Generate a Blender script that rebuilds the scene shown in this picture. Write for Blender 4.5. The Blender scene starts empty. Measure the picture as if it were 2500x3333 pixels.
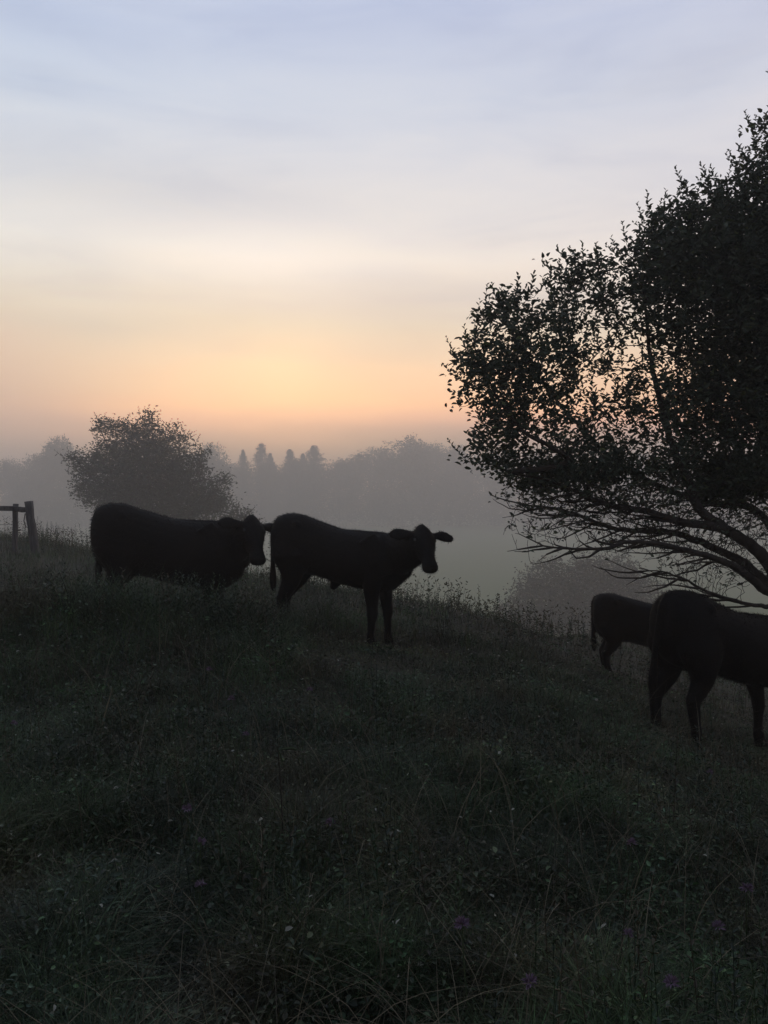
import bpy, math, random
import numpy as np
from mathutils import Vector, Matrix

# ------------------------------------------------------------------ camera, sky, sun, exposure
SC = bpy.context.scene
COL = SC.collection
R = math.radians
EYE = 1.6
FPX = 2697.0                      # focal length in pixels of the 2500 px wide photograph
HORIZ = 1600.0                    # pixel row of the horizon
PITCH = math.atan((1666.5 - HORIZ) / FPX)

cam_d = bpy.data.cameras.new('camera')
cam = bpy.data.objects.new('camera', cam_d)
COL.objects.link(cam)
cam.location = (0, 0, EYE)
cam.rotation_euler = (R(90) - PITCH, 0, 0)
cam_d.sensor_fit = 'HORIZONTAL'
cam_d.angle_x = 2 * math.atan(1250 / FPX)
cam_d.clip_start = 0.05
cam_d.clip_end = 3000
SC.camera = cam

SUN_AZ = R(-7)                    # azimuth from +Y, positive to the right
SUN_EL = R(4)
SUN_DIR = Vector((math.sin(SUN_AZ) * math.cos(SUN_EL), math.cos(SUN_AZ) * math.cos(SUN_EL), math.sin(SUN_EL)))


def srgb(r, g, b):
    f = lambda c: (c / 255 / 12.92) if c / 255 <= 0.04045 else ((c / 255 + 0.055) / 1.055) ** 2.4
    return (f(r), f(g), f(b), 1.0)


world = bpy.data.worlds.new('World')
SC.world = world
world.use_nodes = True
nt = world.node_tree
nt.nodes.clear()
N, L = nt.nodes.new, nt.links.new


def math_node(op, a, b=None, c=None, clamp=False):
    n = N('ShaderNodeMath')
    n.operation = op
    n.use_clamp = clamp
    for i, v in enumerate((a, b, c)):
        if v is None:
            continue
        if isinstance(v, (int, float)):
            n.inputs[i].default_value = v
        else:
            L(v, n.inputs[i])
    return n.outputs[0]


def mix_node(fac, a, b, blend='MIX'):
    n = N('ShaderNodeMix')
    n.data_type = 'RGBA'
    n.blend_type = blend
    for k, v in ((0, fac), (6, a), (7, b)):
        if isinstance(v, (int, float, tuple)):
            n.inputs[k].default_value = v
        else:
            L(v, n.inputs[k])
    return n.outputs[2]


def ramp_node(fac, stops):
    n = N('ShaderNodeValToRGB')
    cr = n.color_ramp
    cr.interpolation = 'B_SPLINE' if False else 'LINEAR'
    while len(cr.elements) > 1:
        cr.elements.remove(cr.elements[-1])
    cr.elements[0].position = stops[0][0]
    cr.elements[0].color = stops[0][1]
    for p, c in stops[1:]:
        e = cr.elements.new(p)
        e.color = c
    L(fac, n.inputs[0])
    return n.outputs[0]


tc = N('ShaderNodeTexCoord')
sep = N('ShaderNodeSeparateXYZ')
L(tc.outputs['Generated'], sep.inputs[0])
DX, DY, DZ = sep.outputs
# thin cloud sheets, stretched along the horizon
mp = N('ShaderNodeMapping')
mp.inputs['Scale'].default_value = (1.6, 1.6, 7.0)
mp.inputs['Location'].default_value = (0.3, 0.1, 0.55)
L(tc.outputs['Generated'], mp.inputs[0])
cl = N('ShaderNodeTexNoise')
cl.inputs['Scale'].default_value = 1.7
cl.inputs['Detail'].default_value = 4
cl.inputs['Roughness'].default_value = 0.5
L(mp.outputs[0], cl.inputs['Vector'])
CLD = cl.outputs[0]
# elevation, wavered a little by the cloud sheets so that the bands are not straight
ze = math_node('ADD', DZ, math_node('MULTIPLY', math_node('SUBTRACT', CLD, 0.5), 0.07))


def k(c, m):
    return (c[0] * m, c[1] * m, c[2] * m, 1)


FRONT = [(0.00, (0.36, 0.29, 0.28, 1)), (0.050, (0.46, 0.33, 0.31, 1)), (0.066, (0.86, 0.49, 0.40, 1)), (0.080, (1.40, 0.70, 0.46, 1)),
         (0.095, (1.70, 0.88, 0.47, 1)), (0.115, (1.42, 0.86, 0.50, 1)), (0.147, (1.20, 0.84, 0.55, 1)), (0.19, (1.00, 0.83, 0.62, 1)), (0.217, (0.94, 0.82, 0.69, 1)),
         (0.267, (0.97, 0.90, 0.83, 1)), (0.317, (0.82, 0.81, 0.82, 1)), (0.42, (0.64, 0.70, 0.82, 1)),
         (0.51, (0.535, 0.61, 0.80, 1)), (0.75, (0.34, 0.39, 0.50, 1)), (1.0, (0.25, 0.29, 0.39, 1))]
BACK = [(0.0, (0.13, 0.13, 0.14, 1)), (0.2, (0.15, 0.155, 0.18, 1)), (0.5, (0.17, 0.20, 0.27, 1)), (1.0, (0.25, 0.29, 0.39, 1))]
front = ramp_node(ze, FRONT)
back = ramp_node(DZ, BACK)
az = math_node('ADD', math_node('MULTIPLY', DX, math.sin(SUN_AZ)), math_node('MULTIPLY', DY, math.cos(SUN_AZ)))
azf = N('ShaderNodeMapRange')
azf.interpolation_type = 'SMOOTHSTEP'
azf.inputs['From Min'].default_value = -0.45
azf.inputs['From Max'].default_value = 0.75
L(az, azf.inputs['Value'])
sky = mix_node(azf.outputs[0], back, front)
# grey-mauve cloud veils
veil = N('ShaderNodeMapRange')
veil.interpolation_type = 'SMOOTHSTEP'
veil.inputs['From Min'].default_value = 0.50
veil.inputs['From Max'].default_value = 0.72
veil.inputs['To Max'].default_value = 0.75
L(CLD, veil.inputs['Value'])
sky = mix_node(veil.outputs[0], sky, mix_node(1.0, sky, (0.84, 0.85, 0.89, 1), 'MULTIPLY'))
# uneven streaks and smudges, finer than the veils
mp2 = N('ShaderNodeMapping')
mp2.inputs['Scale'].default_value = (2.6, 2.6, 13.0)
mp2.inputs['Location'].default_value = (1.7, 0.4, 0.2)
L(tc.outputs['Generated'], mp2.inputs[0])
cl2 = N('ShaderNodeTexNoise')
cl2.inputs['Scale'].default_value = 1.5
cl2.inputs['Detail'].default_value = 5
cl2.inputs['Roughness'].default_value = 0.55
cl2.inputs['Distortion'].default_value = 0.6
L(mp2.outputs[0], cl2.inputs['Vector'])
stk = ramp_node(cl2.outputs[0], [(0.30, (0.86, 0.88, 0.93, 1)), (0.50, (0.985, 0.985, 0.985, 1)), (0.70, (1.07, 1.045, 1.00, 1))])
sky = mix_node(0.7, sky, mix_node(1.0, sky, stk, 'MULTIPLY'))
# three soft cloud smudges that hang about the sunrise
wob = math_node('MULTIPLY', math_node('SUBTRACT', cl2.outputs[0], 0.5), 0.16)
for cx_, cz_, wx_, wz_, colr_, amt_ in ((-0.235, 0.335, 0.20, 0.035, (0.88, 0.885, 0.91, 1), 0.9), (0.02, 0.222, 0.13, 0.045, (0.88, 0.89, 0.93, 1), 1.0),
                                        (-0.13, 0.272, 0.13, 0.030, (1.12, 1.10, 1.08, 1), 1.0), (-0.36, 0.185, 0.16, 0.028, (0.92, 0.91, 0.93, 1), 0.9)):
    ax_ = math_node('DIVIDE', math_node('SUBTRACT', math_node('ADD', DX, wob), cx_), wx_)
    az_ = math_node('DIVIDE', math_node('SUBTRACT', math_node('ADD', DZ, math_node('MULTIPLY', wob, 0.35)), cz_), wz_)
    rr_ = math_node('ADD', math_node('MULTIPLY', ax_, ax_), math_node('MULTIPLY', az_, az_))
    ga_ = math_node('MULTIPLY', math_node('EXPONENT', math_node('MULTIPLY', rr_, -1.0)), amt_)
    sky = mix_node(ga_, sky, mix_node(1.0, sky, colr_, 'MULTIPLY'))
# a dull bank of mist low on the left of the sunrise
bk1 = N('ShaderNodeMapRange')
bk1.interpolation_type = 'SMOOTHSTEP'
bk1.inputs['From Min'].default_value = -0.22
bk1.inputs['From Max'].default_value = -0.46
L(math_node('ADD', DX, math_node('MULTIPLY', math_node('SUBTRACT', CLD, 0.5), 0.3)), bk1.inputs['Value'])
bk2 = N('ShaderNodeMapRange')
bk2.interpolation_type = 'SMOOTHSTEP'
bk2.inputs['From Min'].default_value = 0.22
bk2.inputs['From Max'].default_value = 0.11
L(ze, bk2.inputs['Value'])
sky = mix_node(math_node('MULTIPLY', math_node('MULTIPLY', bk1.outputs[0], bk2.outputs[0]), 0.85), sky, (0.80, 0.52, 0.42, 1))
tint = ramp_node(math_node('ADD', DX, 0.5), [(0.05, (0.96, 1.0, 1.03, 1)), (0.95, (1.06, 1.0, 0.99, 1))])
sky = mix_node(1.0, sky, tint, 'MULTIPLY')
# the glow where the sun waits behind the mist
dot = N('ShaderNodeVectorMath')
dot.operation = 'DOT_PRODUCT'
L(tc.outputs['Generated'], dot.inputs[0])
gd = Vector((math.sin(SUN_AZ) * math.cos(R(8.3)), math.cos(SUN_AZ) * math.cos(R(8.3)), math.sin(R(8.3))))
dot.inputs[1].default_value = gd
g1 = math_node('POWER', math_node('MAXIMUM', dot.outputs['Value'], 0.0), 900.0)
g2 = math_node('POWER', math_node('MAXIMUM', dot.outputs['Value'], 0.0), 40.0)
glow = math_node('ADD', math_node('MULTIPLY', g1, 0.10), math_node('MULTIPLY', g2, 0.012))
sky = mix_node(glow, sky, (2.2, 1.55, 0.75, 1))
bg1 = N('ShaderNodeBackground')
L(sky, bg1.inputs['Color'])
bg1.inputs['Strength'].default_value = 1.0
nish = N('ShaderNodeTexSky')
nish.sky_type = 'NISHITA'
nish.sun_disc = False
nish.sun_elevation = SUN_EL
nish.sun_rotation = SUN_AZ
bg2 = N('ShaderNodeBackground')
L(nish.outputs[0], bg2.inputs['Color'])
bg2.inputs['Strength'].default_value = 0.02
add = N('ShaderNodeAddShader')
L(bg1.outputs[0], add.inputs[0])
L(bg2.outputs[0], add.inputs[1])
out = N('ShaderNodeOutputWorld')
L(add.outputs[0], out.inputs['Surface'])

sun_d = bpy.data.lights.new('sun', 'SUN')
sun_d.energy = 0.25
sun_d.angle = R(14)
sun_d.color = (1.0, 0.72, 0.45)
sun = bpy.data.objects.new('sun', sun_d)
COL.objects.link(sun)
sun.rotation_euler = SUN_DIR.to_track_quat('Z', 'Y').to_euler()
sun.location = (0, 60, 40)

SC.view_settings.view_transform = 'Standard'
SC.view_settings.look = 'None'
SC.view_settings.exposure = 0.0
SC.view_settings.gamma = 1.0
SC.render.engine = 'CYCLES'
SC.cycles.max_bounces = 8
SC.cycles.diffuse_bounces = 2
SC.cycles.glossy_bounces = 2
SC.cycles.transmission_bounces = 3
SC.cycles.volume_bounces = 1
SC.cycles.use_denoising = True

HAZE_DENSITY = 0.0031
HAZE_TOP = EYE + 32

# ------------------------------------------------------------------ helpers
rng = np.random.default_rng(7)
random.seed(7)


def at(px, py, d):
    """world point at depth d (along +Y) seen at pixel (px, py) of the photograph"""
    cx, cy = (px - 1250) / FPX, (1666.5 - py) / FPX
    c, s = math.cos(PITCH), math.sin(PITCH)
    v = (cx, c + cy * s, -s + cy * c)
    t = d / v[1]
    return np.array((v[0] * t, d, EYE + v[2] * t))


def sstep(a, b, x):
    t = np.clip((x - a) / (b - a), 0, 1)
    return t * t * (3 - 2 * t)


def splus(x):
    return np.log1p(np.exp(np.clip(x, -40, 40))) + np.maximum(x - 40, 0)


FLOOR = -16.0


def gz(x, y):
    x = np.asarray(x, float)
    y = np.asarray(y, float)
    z = 0.25 * sstep(0, 9, y)
    z = z - 0.28 * 0.8 * splus((x - 0.3) / 0.8) * (0.25 + 0.75 * sstep(1, 7, y))
    z = z + 0.035 * np.sin(x * 1.7 + 0.6 * y) * np.sin(y * 1.3 - 0.4 * x) + 0.02 * np.sin(3.1 * x + 1) * np.sin(2.7 * y)
    z = z + 0.24 * np.exp(-((x + 2.6) / 1.5) ** 2 / 2 - ((y - 7.0) / 0.6) ** 2 / 2) - 0.06 * np.exp(-((x + 2.4) / 2) ** 2 - ((y - 8.6) / 0.8) ** 2)
    z = z - 0.16 * sstep(1.6, 2.8, x) * sstep(5.5, 8, y)
    z = z - 0.09 * np.exp(-((x - 0.05) / 0.7) ** 2 - ((y - 7.9) / 0.8) ** 2)
    yc = 10.35 + 1.27 * splus(-x - 0.6) + 2.4 * splus((x - 2.3) * 2) / 2
    s = np.maximum(y - yc, 0)
    z = z - 0.32 * s * s / (s + 3)
    z = FLOOR + 1.5 * splus((z - FLOOR) / 1.5)
    return z


def ground_hit(px, py, h=0.0):
    lo, hi = 0.8, 40.0
    ds = np.linspace(lo, hi, 1600)
    for d in ds:
        p = at(px, py, d)
        if p[2] <= gz(p[0], p[1]) + h:
            return p, d
    return at(px, py, 10), 10


def link(o, parent=None):
    COL.objects.link(o)
    if parent is not None:
        o.parent = parent
    return o


def tag(o, label=None, cat=None, group=None, kind=None):
    if label:
        o['label'] = label
    if cat:
        o['category'] = cat
    if group:
        o['group'] = group
    if kind:
        o['kind'] = kind
    return o


def empty(name, loc, rz=0.0):
    o = bpy.data.objects.new(name, None)
    o.empty_display_size = 0.2
    link(o)
    o.location = loc
    o.rotation_euler = (0, 0, rz)
    return o


def mesh_np(name, V, F, mat, col=None, smooth=False, parent=None, mats=None):
    """V (n,3); F list of arrays (m,k) or one array; col (n,3) per vertex"""
    if not isinstance(F, (list, tuple)):
        F = [F]
    F = [np.asarray(f, np.int32) for f in F if len(f)]
    me = bpy.data.meshes.new(name)
    me.vertices.add(len(V))
    me.vertices.foreach_set('co', np.ascontiguousarray(V, np.float32).ravel())
    nl = sum(f.size for f in F)
    npoly = sum(len(f) for f in F)
    me.loops.add(nl)
    me.polygons.add(npoly)
    me.loops.foreach_set('vertex_index', np.concatenate([f.ravel() for f in F]))
    starts, base = [], 0
    for f in F:
        kk = f.shape[1]
        starts.append(base + np.arange(len(f)) * kk)
        base += f.size
    me.polygons.foreach_set('loop_start', np.concatenate(starts).astype(np.int32))
    if smooth:
        me.polygons.foreach_set('use_smooth', np.ones(npoly, bool))
    if col is not None:
        a = me.color_attributes.new('Col', 'FLOAT_COLOR', 'POINT')
        c4 = np.ones((len(V), 4), np.float32)
        c4[:, :3] = col
        a.data.foreach_set('color', c4.ravel())
    me.update(calc_edges=True)
    me.validate()
    me.materials.append(mat)
    o = bpy.data.objects.new(name, me)
    link(o, parent)
    return o


# ------------------------------------------------------------------ materials
def new_mat(name):
    m = bpy.data.materials.new(name)
    m.use_nodes = True
    t = m.node_tree
    t.nodes.clear()
    return m, t


def foliage_mat(name, attr=True, base=(0.05, 0.07, 0.03), trans=0.25, rough=0.55, spec=0.3):
    m, t = new_mat(name)
    o = t.nodes.new('ShaderNodeOutputMaterial')
    p = t.nodes.new('ShaderNodeBsdfPrincipled')
    p.inputs['Roughness'].default_value = rough
    p.inputs['Specular IOR Level'].default_value = spec
    tr = t.nodes.new('ShaderNodeBsdfTranslucent')
    mx = t.nodes.new('ShaderNodeMixShader')
    mx.inputs[0].default_value = trans
    if attr:
        a = t.nodes.new('ShaderNodeVertexColor')
        a.layer_name = 'Col'
        t.links.new(a.outputs[0], p.inputs['Base Color'])
        t.links.new(a.outputs[0], tr.inputs['Color'])
    else:
        tcn = t.nodes.new('ShaderNodeTexCoord')
        nz = t.nodes.new('ShaderNodeTexNoise')
        nz.inputs['Scale'].default_value = 2.0
        t.links.new(tcn.outputs['Object'], nz.inputs['Vector'])
        rp = t.nodes.new('ShaderNodeValToRGB')
        rp.color_ramp.elements[0].position = 0.3
        rp.color_ramp.elements[0].color = (base[0] * 0.6, base[1] * 0.6, base[2] * 0.6, 1)
        rp.color_ramp.elements[1].position = 0.7
        rp.color_ramp.elements[1].color = (base[0] * 1.4, base[1] * 1.4, base[2] * 1.4, 1)
        t.links.new(nz.outputs[0], rp.inputs[0])
        t.links.new(rp.outputs[0], p.inputs['Base Color'])
        t.links.new(rp.outputs[0], tr.inputs['Color'])
    t.links.new(p.outputs[0], mx.inputs[1])
    t.links.new(tr.outputs[0], mx.inputs[2])
    t.links.new(mx.outputs[0], o.inputs['Surface'])
    return m


def noisy_mat(name, c1, c2, scale=8.0, rough=0.8, bump=0.0, spec=0.3, stretch=(1, 1, 1)):
    m, t = new_mat(name)
    o = t.nodes.new('ShaderNodeOutputMaterial')
    p = t.nodes.new('ShaderNodeBsdfPrincipled')
    p.inputs['Roughness'].default_value = rough
    p.inputs['Specular IOR Level'].default_value = spec
    tcn = t.nodes.new('ShaderNodeTexCoord')
    mpn = t.nodes.new('ShaderNodeMapping')
    mpn.inputs['Scale'].default_value = stretch
    nz = t.nodes.new('ShaderNodeTexNoise')
    nz.inputs['Scale'].default_value = scale
    nz.inputs['Detail'].default_value = 6
    t.links.new(tcn.outputs['Object'], mpn.inputs[0])
    t.links.new(mpn.outputs[0], nz.inputs['Vector'])
    rp = t.nodes.new('ShaderNodeValToRGB')
    rp.color_ramp.elements[0].position = 0.32
    rp.color_ramp.elements[0].color = (*c1, 1)
    rp.color_ramp.elements[1].position = 0.68
    rp.color_ramp.elements[1].color = (*c2, 1)
    t.links.new(nz.outputs[0], rp.inputs[0])
    t.links.new(rp.outputs[0], p.inputs['Base Color'])
    if bump:
        b = t.nodes.new('ShaderNodeBump')
        b.inputs['Strength'].default_value = bump
        b.inputs['Distance'].default_value = 0.02
        t.links.new(nz.outputs[0], b.inputs['Height'])
        t.links.new(b.outputs[0], p.inputs['Normal'])
    t.links.new(p.outputs[0], o.inputs['Surface'])
    return m


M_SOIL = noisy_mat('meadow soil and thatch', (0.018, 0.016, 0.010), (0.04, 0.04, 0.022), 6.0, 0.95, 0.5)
t_ = M_SOIL.node_tree                       # past the knoll the land is pale mown pasture
p_ = [n for n in t_.nodes if n.type == 'BSDF_PRINCIPLED'][0]
old = p_.inputs['Base Color'].links[0].from_socket
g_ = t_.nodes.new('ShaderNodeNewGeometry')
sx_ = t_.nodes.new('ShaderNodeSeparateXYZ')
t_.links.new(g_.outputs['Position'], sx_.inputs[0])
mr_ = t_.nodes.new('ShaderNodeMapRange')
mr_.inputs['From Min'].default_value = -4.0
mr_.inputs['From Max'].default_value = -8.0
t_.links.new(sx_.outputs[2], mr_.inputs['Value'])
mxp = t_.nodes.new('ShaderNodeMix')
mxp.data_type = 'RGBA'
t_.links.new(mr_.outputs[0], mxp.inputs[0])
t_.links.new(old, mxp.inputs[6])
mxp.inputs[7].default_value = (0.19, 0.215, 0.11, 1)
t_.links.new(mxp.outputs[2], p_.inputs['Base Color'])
M_GRASS = foliage_mat('grass blades', trans=0.18)
M_HERB = foliage_mat('meadow herbs', trans=0.15, rough=0.5, spec=0.4)
M_DRY = foliage_mat('dry stems', trans=0.1, rough=0.8)
M_LEAF = foliage_mat('apple leaves', trans=0.22, rough=0.5)
M_FAR = foliage_mat('distant foliage', trans=0.1, rough=0.7)
M_BARK = noisy_mat('bark', (0.025, 0.02, 0.016), (0.06, 0.05, 0.042), 14.0, 0.9, 0.6, stretch=(1, 1, 0.4))
M_COAT = noisy_mat('black cattle hide', (0.004, 0.0035, 0.0033), (0.007, 0.0058, 0.0052), 5.0, 0.7, 0.0, 0.12)
M_HAIR = noisy_mat('black cattle hair', (0.004, 0.0035, 0.003), (0.009, 0.007, 0.006), 9.0, 0.75, 0.0, 0.12)
M_EYE = noisy_mat('dark eye', (0.004, 0.003, 0.003), (0.008, 0.006, 0.005), 9.0, 0.15, 0.0, 0.5)
M_WOOD = noisy_mat('weathered fence wood', (0.05, 0.048, 0.05), (0.11, 0.105, 0.105), 9.0, 0.9, 0.5, stretch=(3, 3, 0.5))
M_WIRE = noisy_mat('rusty fence wire', (0.05, 0.04, 0.035), (0.08, 0.07, 0.06), 30.0, 0.7)
M_PETAL = noisy_mat('mauve petals', (0.13, 0.085, 0.13), (0.20, 0.14, 0.20), 20.0, 0.7)
M_STEM = noisy_mat('flower stems', (0.03, 0.05, 0.02), (0.05, 0.07, 0.03), 20.0, 0.7)
M_STRAW = noisy_mat('pale dry stalk', (0.12, 0.11, 0.07), (0.2, 0.18, 0.12), 20.0, 0.8)
M_BROWNSTEM = noisy_mat('dead brown stalk', (0.02, 0.018, 0.014), (0.035, 0.03, 0.024), 20.0, 0.8)

# ------------------------------------------------------------------ ground
def graded(lo, hi, n, c, w):
    u = np.linspace(math.asinh((lo - c) / w), math.asinh((hi - c) / w), n)
    return c + w * np.sinh(u)


gx = graded(-550, 550, 200, 0, 6.0)
gy = graded(-60, 780, 220, 8, 6.0)
GX, GY = np.meshgrid(gx, gy)
GV = np.stack([GX, GY, gz(GX, GY)], -1).reshape(-1, 3)
ii = np.arange(len(gy) - 1)[:, None] * len(gx) + np.arange(len(gx) - 1)[None, :]
GF = np.stack([ii, ii + 1, ii + 1 + len(gx), ii + len(gx)], -1).reshape(-1, 4)
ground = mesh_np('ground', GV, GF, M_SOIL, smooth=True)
tag(ground, kind='structure')


# ------------------------------------------------------------------ value noise for patches
def vnoise(x, y, s, seed=0):
    r = np.random.default_rng(seed)
    T = r.random((64, 64))
    x = np.asarray(x) / s + 100
    y = np.asarray(y) / s + 100
    xi, yi = np.floor(x).astype(int), np.floor(y).astype(int)
    fx, fy = x - xi, y - yi
    fx, fy = fx * fx * (3 - 2 * fx), fy * fy * (3 - 2 * fy)
    g = lambda a, b: T[a % 64, b % 64]
    return (g(xi, yi) * (1 - fx) + g(xi + 1, yi) * fx) * (1 - fy) + (g(xi, yi + 1) * (1 - fx) + g(xi + 1, yi + 1) * fx) * fy


def scatter(n, y0, y1, margin=0.9, power=1.0):
    """points in the wedge of meadow in front of the camera, denser towards y0"""
    u = rng.random(n)
    y = y0 * (y1 / y0) ** u if power == 1 else y0 + (y1 - y0) * u ** power
    hw = 0.475 * y + margin
    x = (rng.random(n) * 2 - 1) * hw
    return x, y


def trod(x, y):
    return np.exp(-((x - 0.05) ** 2 / 1.1 + (np.asarray(y) - 7.3) ** 2 / 0.9) ** 2)


def path(x, y):
    return np.exp(-((y - (8.05 + 0.28 * x + 0.06 * np.sin(6 * x))) / 0.17) ** 2) * sstep(0.25, 0.6, x) * sstep(2.7, 2.0, x)


def sward(x, y):
    """height of the meadow growth"""
    h = 0.05 + 0.17 * vnoise(x, y, 1.1, 3) ** 1.3 + 0.22 * vnoise(x, y, 0.33, 4) ** 2
    h = h + 0.30 * np.exp(-((x + 2.6) ** 2 / 5 + (y - 7.4) ** 2 / 1.0))          # rank growth before the left cow
    h = h + (0.03 + 0.13 * sstep(-2, -4, x)) * sstep(1.5, 0, np.abs(y - (10.35 + 1.27 * splus(-x - 0.6)))) * (vnoise(x, y, 0.6, 8))
    h = h * (1 - 0.35 * sstep(-0.6, 0.2, x) * sstep(7.5, 9.5, y))
    h = h * (1 - 0.5 * sstep(1.2, 2.2, x) * sstep(5, 7, y))                      # grazed shorter by the right cows
    h = h * (1 - 0.78 * trod(x, y)) * (1 - 0.85 * path(x, y))  # trodden by the centre cow
    return h


PAL = np.array([(0.023, 0.049, 0.018), (0.037, 0.062, 0.022), (0.060, 0.050, 0.028), (0.032, 0.052, 0.033), (0.086, 0.062, 0.036)])


def patch_col(x, y, jit=0.35):
    n = len(x)
    a = vnoise(x, y, 0.9, 11)
    b = vnoise(x, y, 0.5, 12)
    w = np.stack([np.clip(1.2 - 2 * a, 0, 1), np.full(n, 0.5), np.clip(2 * b - 0.9, 0, 1), np.clip(2 * a - 0.9, 0, 1), np.clip(1.6 * b - 1.0, 0, 1)], 1)
    w = w * rng.random((n, 5)) ** 1.5
    w /= w.sum(1, keepdims=True)
    c = w @ PAL
    c = c * np.exp(rng.normal(0, 0.38, (n, 1))) * (1 - 0.4 * path(x, y))[:, None]
    c = c * (0.35 + 1.3 * vnoise(x, y, 0.22, 14) * (0.5 + vnoise(x, y, 0.8, 15)))[:, None]
    return c * (1 + jit * (rng.random((n, 1)) * 2 - 1))


def blades(x, y, h, w, bend, rows=4, col=None, face=None):
    n = len(x)
    th = rng.random(n) * 2 * np.pi
    lean = np.stack([np.cos(th), np.sin(th), np.zeros(n)], 1)
    fa = th + np.pi / 2 + (rng.random(n) - 0.5) * 1.6
    side = np.stack([np.cos(fa), np.sin(fa), np.zeros(n)], 1)
    base = np.stack([x, y, gz(x, y) - 0.01], 1)
    V = np.empty((n, rows, 2, 3), np.float32)
    for r_ in range(rows):
        t = r_ / (rows - 1)
        up = h * (t - 0.38 * bend * t * t)
        out_ = h * bend * 0.85 * t * t
        c = base + lean * out_[:, None]
        c[:, 2] += up
        ww = w * (1 - t ** 1.7) * (0.6 + 0.4 * min(1, 3 * t)) + 0.0003
        V[:, r_, 0] = c - side * ww[:, None] * 0.5
        V[:, r_, 1] = c + side * ww[:, None] * 0.5
    idx = np.arange(n)[:, None] * (rows * 2)
    F = []
    for r_ in range(rows - 1):
        o = r_ * 2
        F.append(np.concatenate([idx + o, idx + o + 1, idx + o + 3, idx + o + 2], 1))
    C = np.repeat(col, rows * 2, axis=0) if col is not None else None
    return V.reshape(-1, 3), np.concatenate(F), C


def kites(P, D, U, ln, wd, fold=0.25):
    """pointed oval leaves: base P, direction D, approx normal U"""
    n = len(P)
    D = D / np.linalg.norm(D, axis=1, keepdims=True)
    S = np.cross(D, U)
    S /= np.linalg.norm(S, axis=1, keepdims=True) + 1e-9
    Nn = np.cross(S, D)
    ln = np.asarray(ln).reshape(-1, 1) * np.ones((n, 1))
    wd = np.asarray(wd).reshape(-1, 1) * np.ones((n, 1))
    lift = fold * wd
    b, t = P, P + D * ln - Nn * ln * 0.12
    l1 = P + D * ln * 0.3 - S * wd * 0.46 + Nn * lift
    l2 = P + D * ln * 0.68 - S * wd * 0.38 + Nn * lift * 0.7
    r1 = P + D * ln * 0.3 + S * wd * 0.46 + Nn * lift
    r2 = P + D * ln * 0.68 + S * wd * 0.38 + Nn * lift * 0.7
    V = np.stack([b, l1, l2, t, r2, r1], 1)
    i = np.arange(n)[:, None] * 6
    F = np.concatenate([np.concatenate([i, i + 3, i + 2, i + 1], 1), np.concatenate([i, i + 5, i + 4, i + 3], 1)])
    return V.reshape(-1, 3), F


def rand_dirs(n, zlo=-0.2, zhi=0.9):
    th = rng.random(n) * 2 * np.pi
    z = zlo + (zhi - zlo) * rng.random(n)
    r_ = np.sqrt(np.maximum(1 - z * z, 0.01))
    return np.stack([r_ * np.cos(th), r_ * np.sin(th), z], 1)


def join(parts):
    V, F, C, o = [], [], [], 0
    for v, f, c in parts:
        V.append(v)
        F.append(f + o)
        C.append(c)
        o += len(v)
    return np.concatenate(V), np.concatenate(F), np.concatenate(C)


# grass -----------------------------------------------------------
parts = []
x, y = scatter(260000, 1.25, 9.5)
h = sward(x, y) * (0.55 + 0.8 * rng.random(len(x)))
parts.append(blades(x, y, h, 0.0018 + 0.0032 * rng.random(len(x)), 0.3 + 1.0 * rng.random(len(x)), 4, patch_col(x, y)))
x, y = scatter(90000, 7.0, 27.0, 1.5, 1.25)
keep = y < 10.35 + 1.27 * splus(-x - 0.6) + 4.5
x, y = x[keep], y[keep]
h = sward(x, y) * (0.6 + 0.9 * rng.random(len(x)))
parts.append(blades(x, y, h, 0.005 + 0.006 * rng.random(len(x)), 0.3 + 0.9 * rng.random(len(x)), 3, patch_col(x, y)))
V, F, C = join(parts)
grass = mesh_np('grass', V, F, M_GRASS, col=C)
tag(grass, kind='stuff')

# low herbs: small leaves on short stems ---------------------------------
parts = []
x, y = scatter(80000, 1.3, 13.0)
h = sward(x, y) * (0.15 + 0.75 * rng.random(len(x)))
P = np.stack([x, y, gz(x, y) + h], 1)
sz = (0.009 + 0.020 * rng.random(len(x)) ** 1.5) * (0.7 + 0.8 * vnoise(x, y, 0.4, 21)) * (0.85 + 0.06 * y)
v, f = kites(P, rand_dirs(len(x), -0.3, 0.5), rand_dirs(len(x), 0.5, 1.0), sz, sz * (0.35 + 0.3 * rng.random(len(x))))
c = patch_col(x, y, 0.4) * np.array((0.95, 1.05, 1.05))
pale = rng.random(len(x)) < 0.016
c[pale] = np.array((0.30, 0.30, 0.24)) * (0.5 + 0.8 * rng.random((pale.sum(), 1)))
parts.append((v, f, np.repeat(c, 6, axis=0)))
V, F, C = join(parts)
herbs = mesh_np('ground_cover', V, F, M_HERB, col=C)
tag(herbs, kind='stuff')

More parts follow.
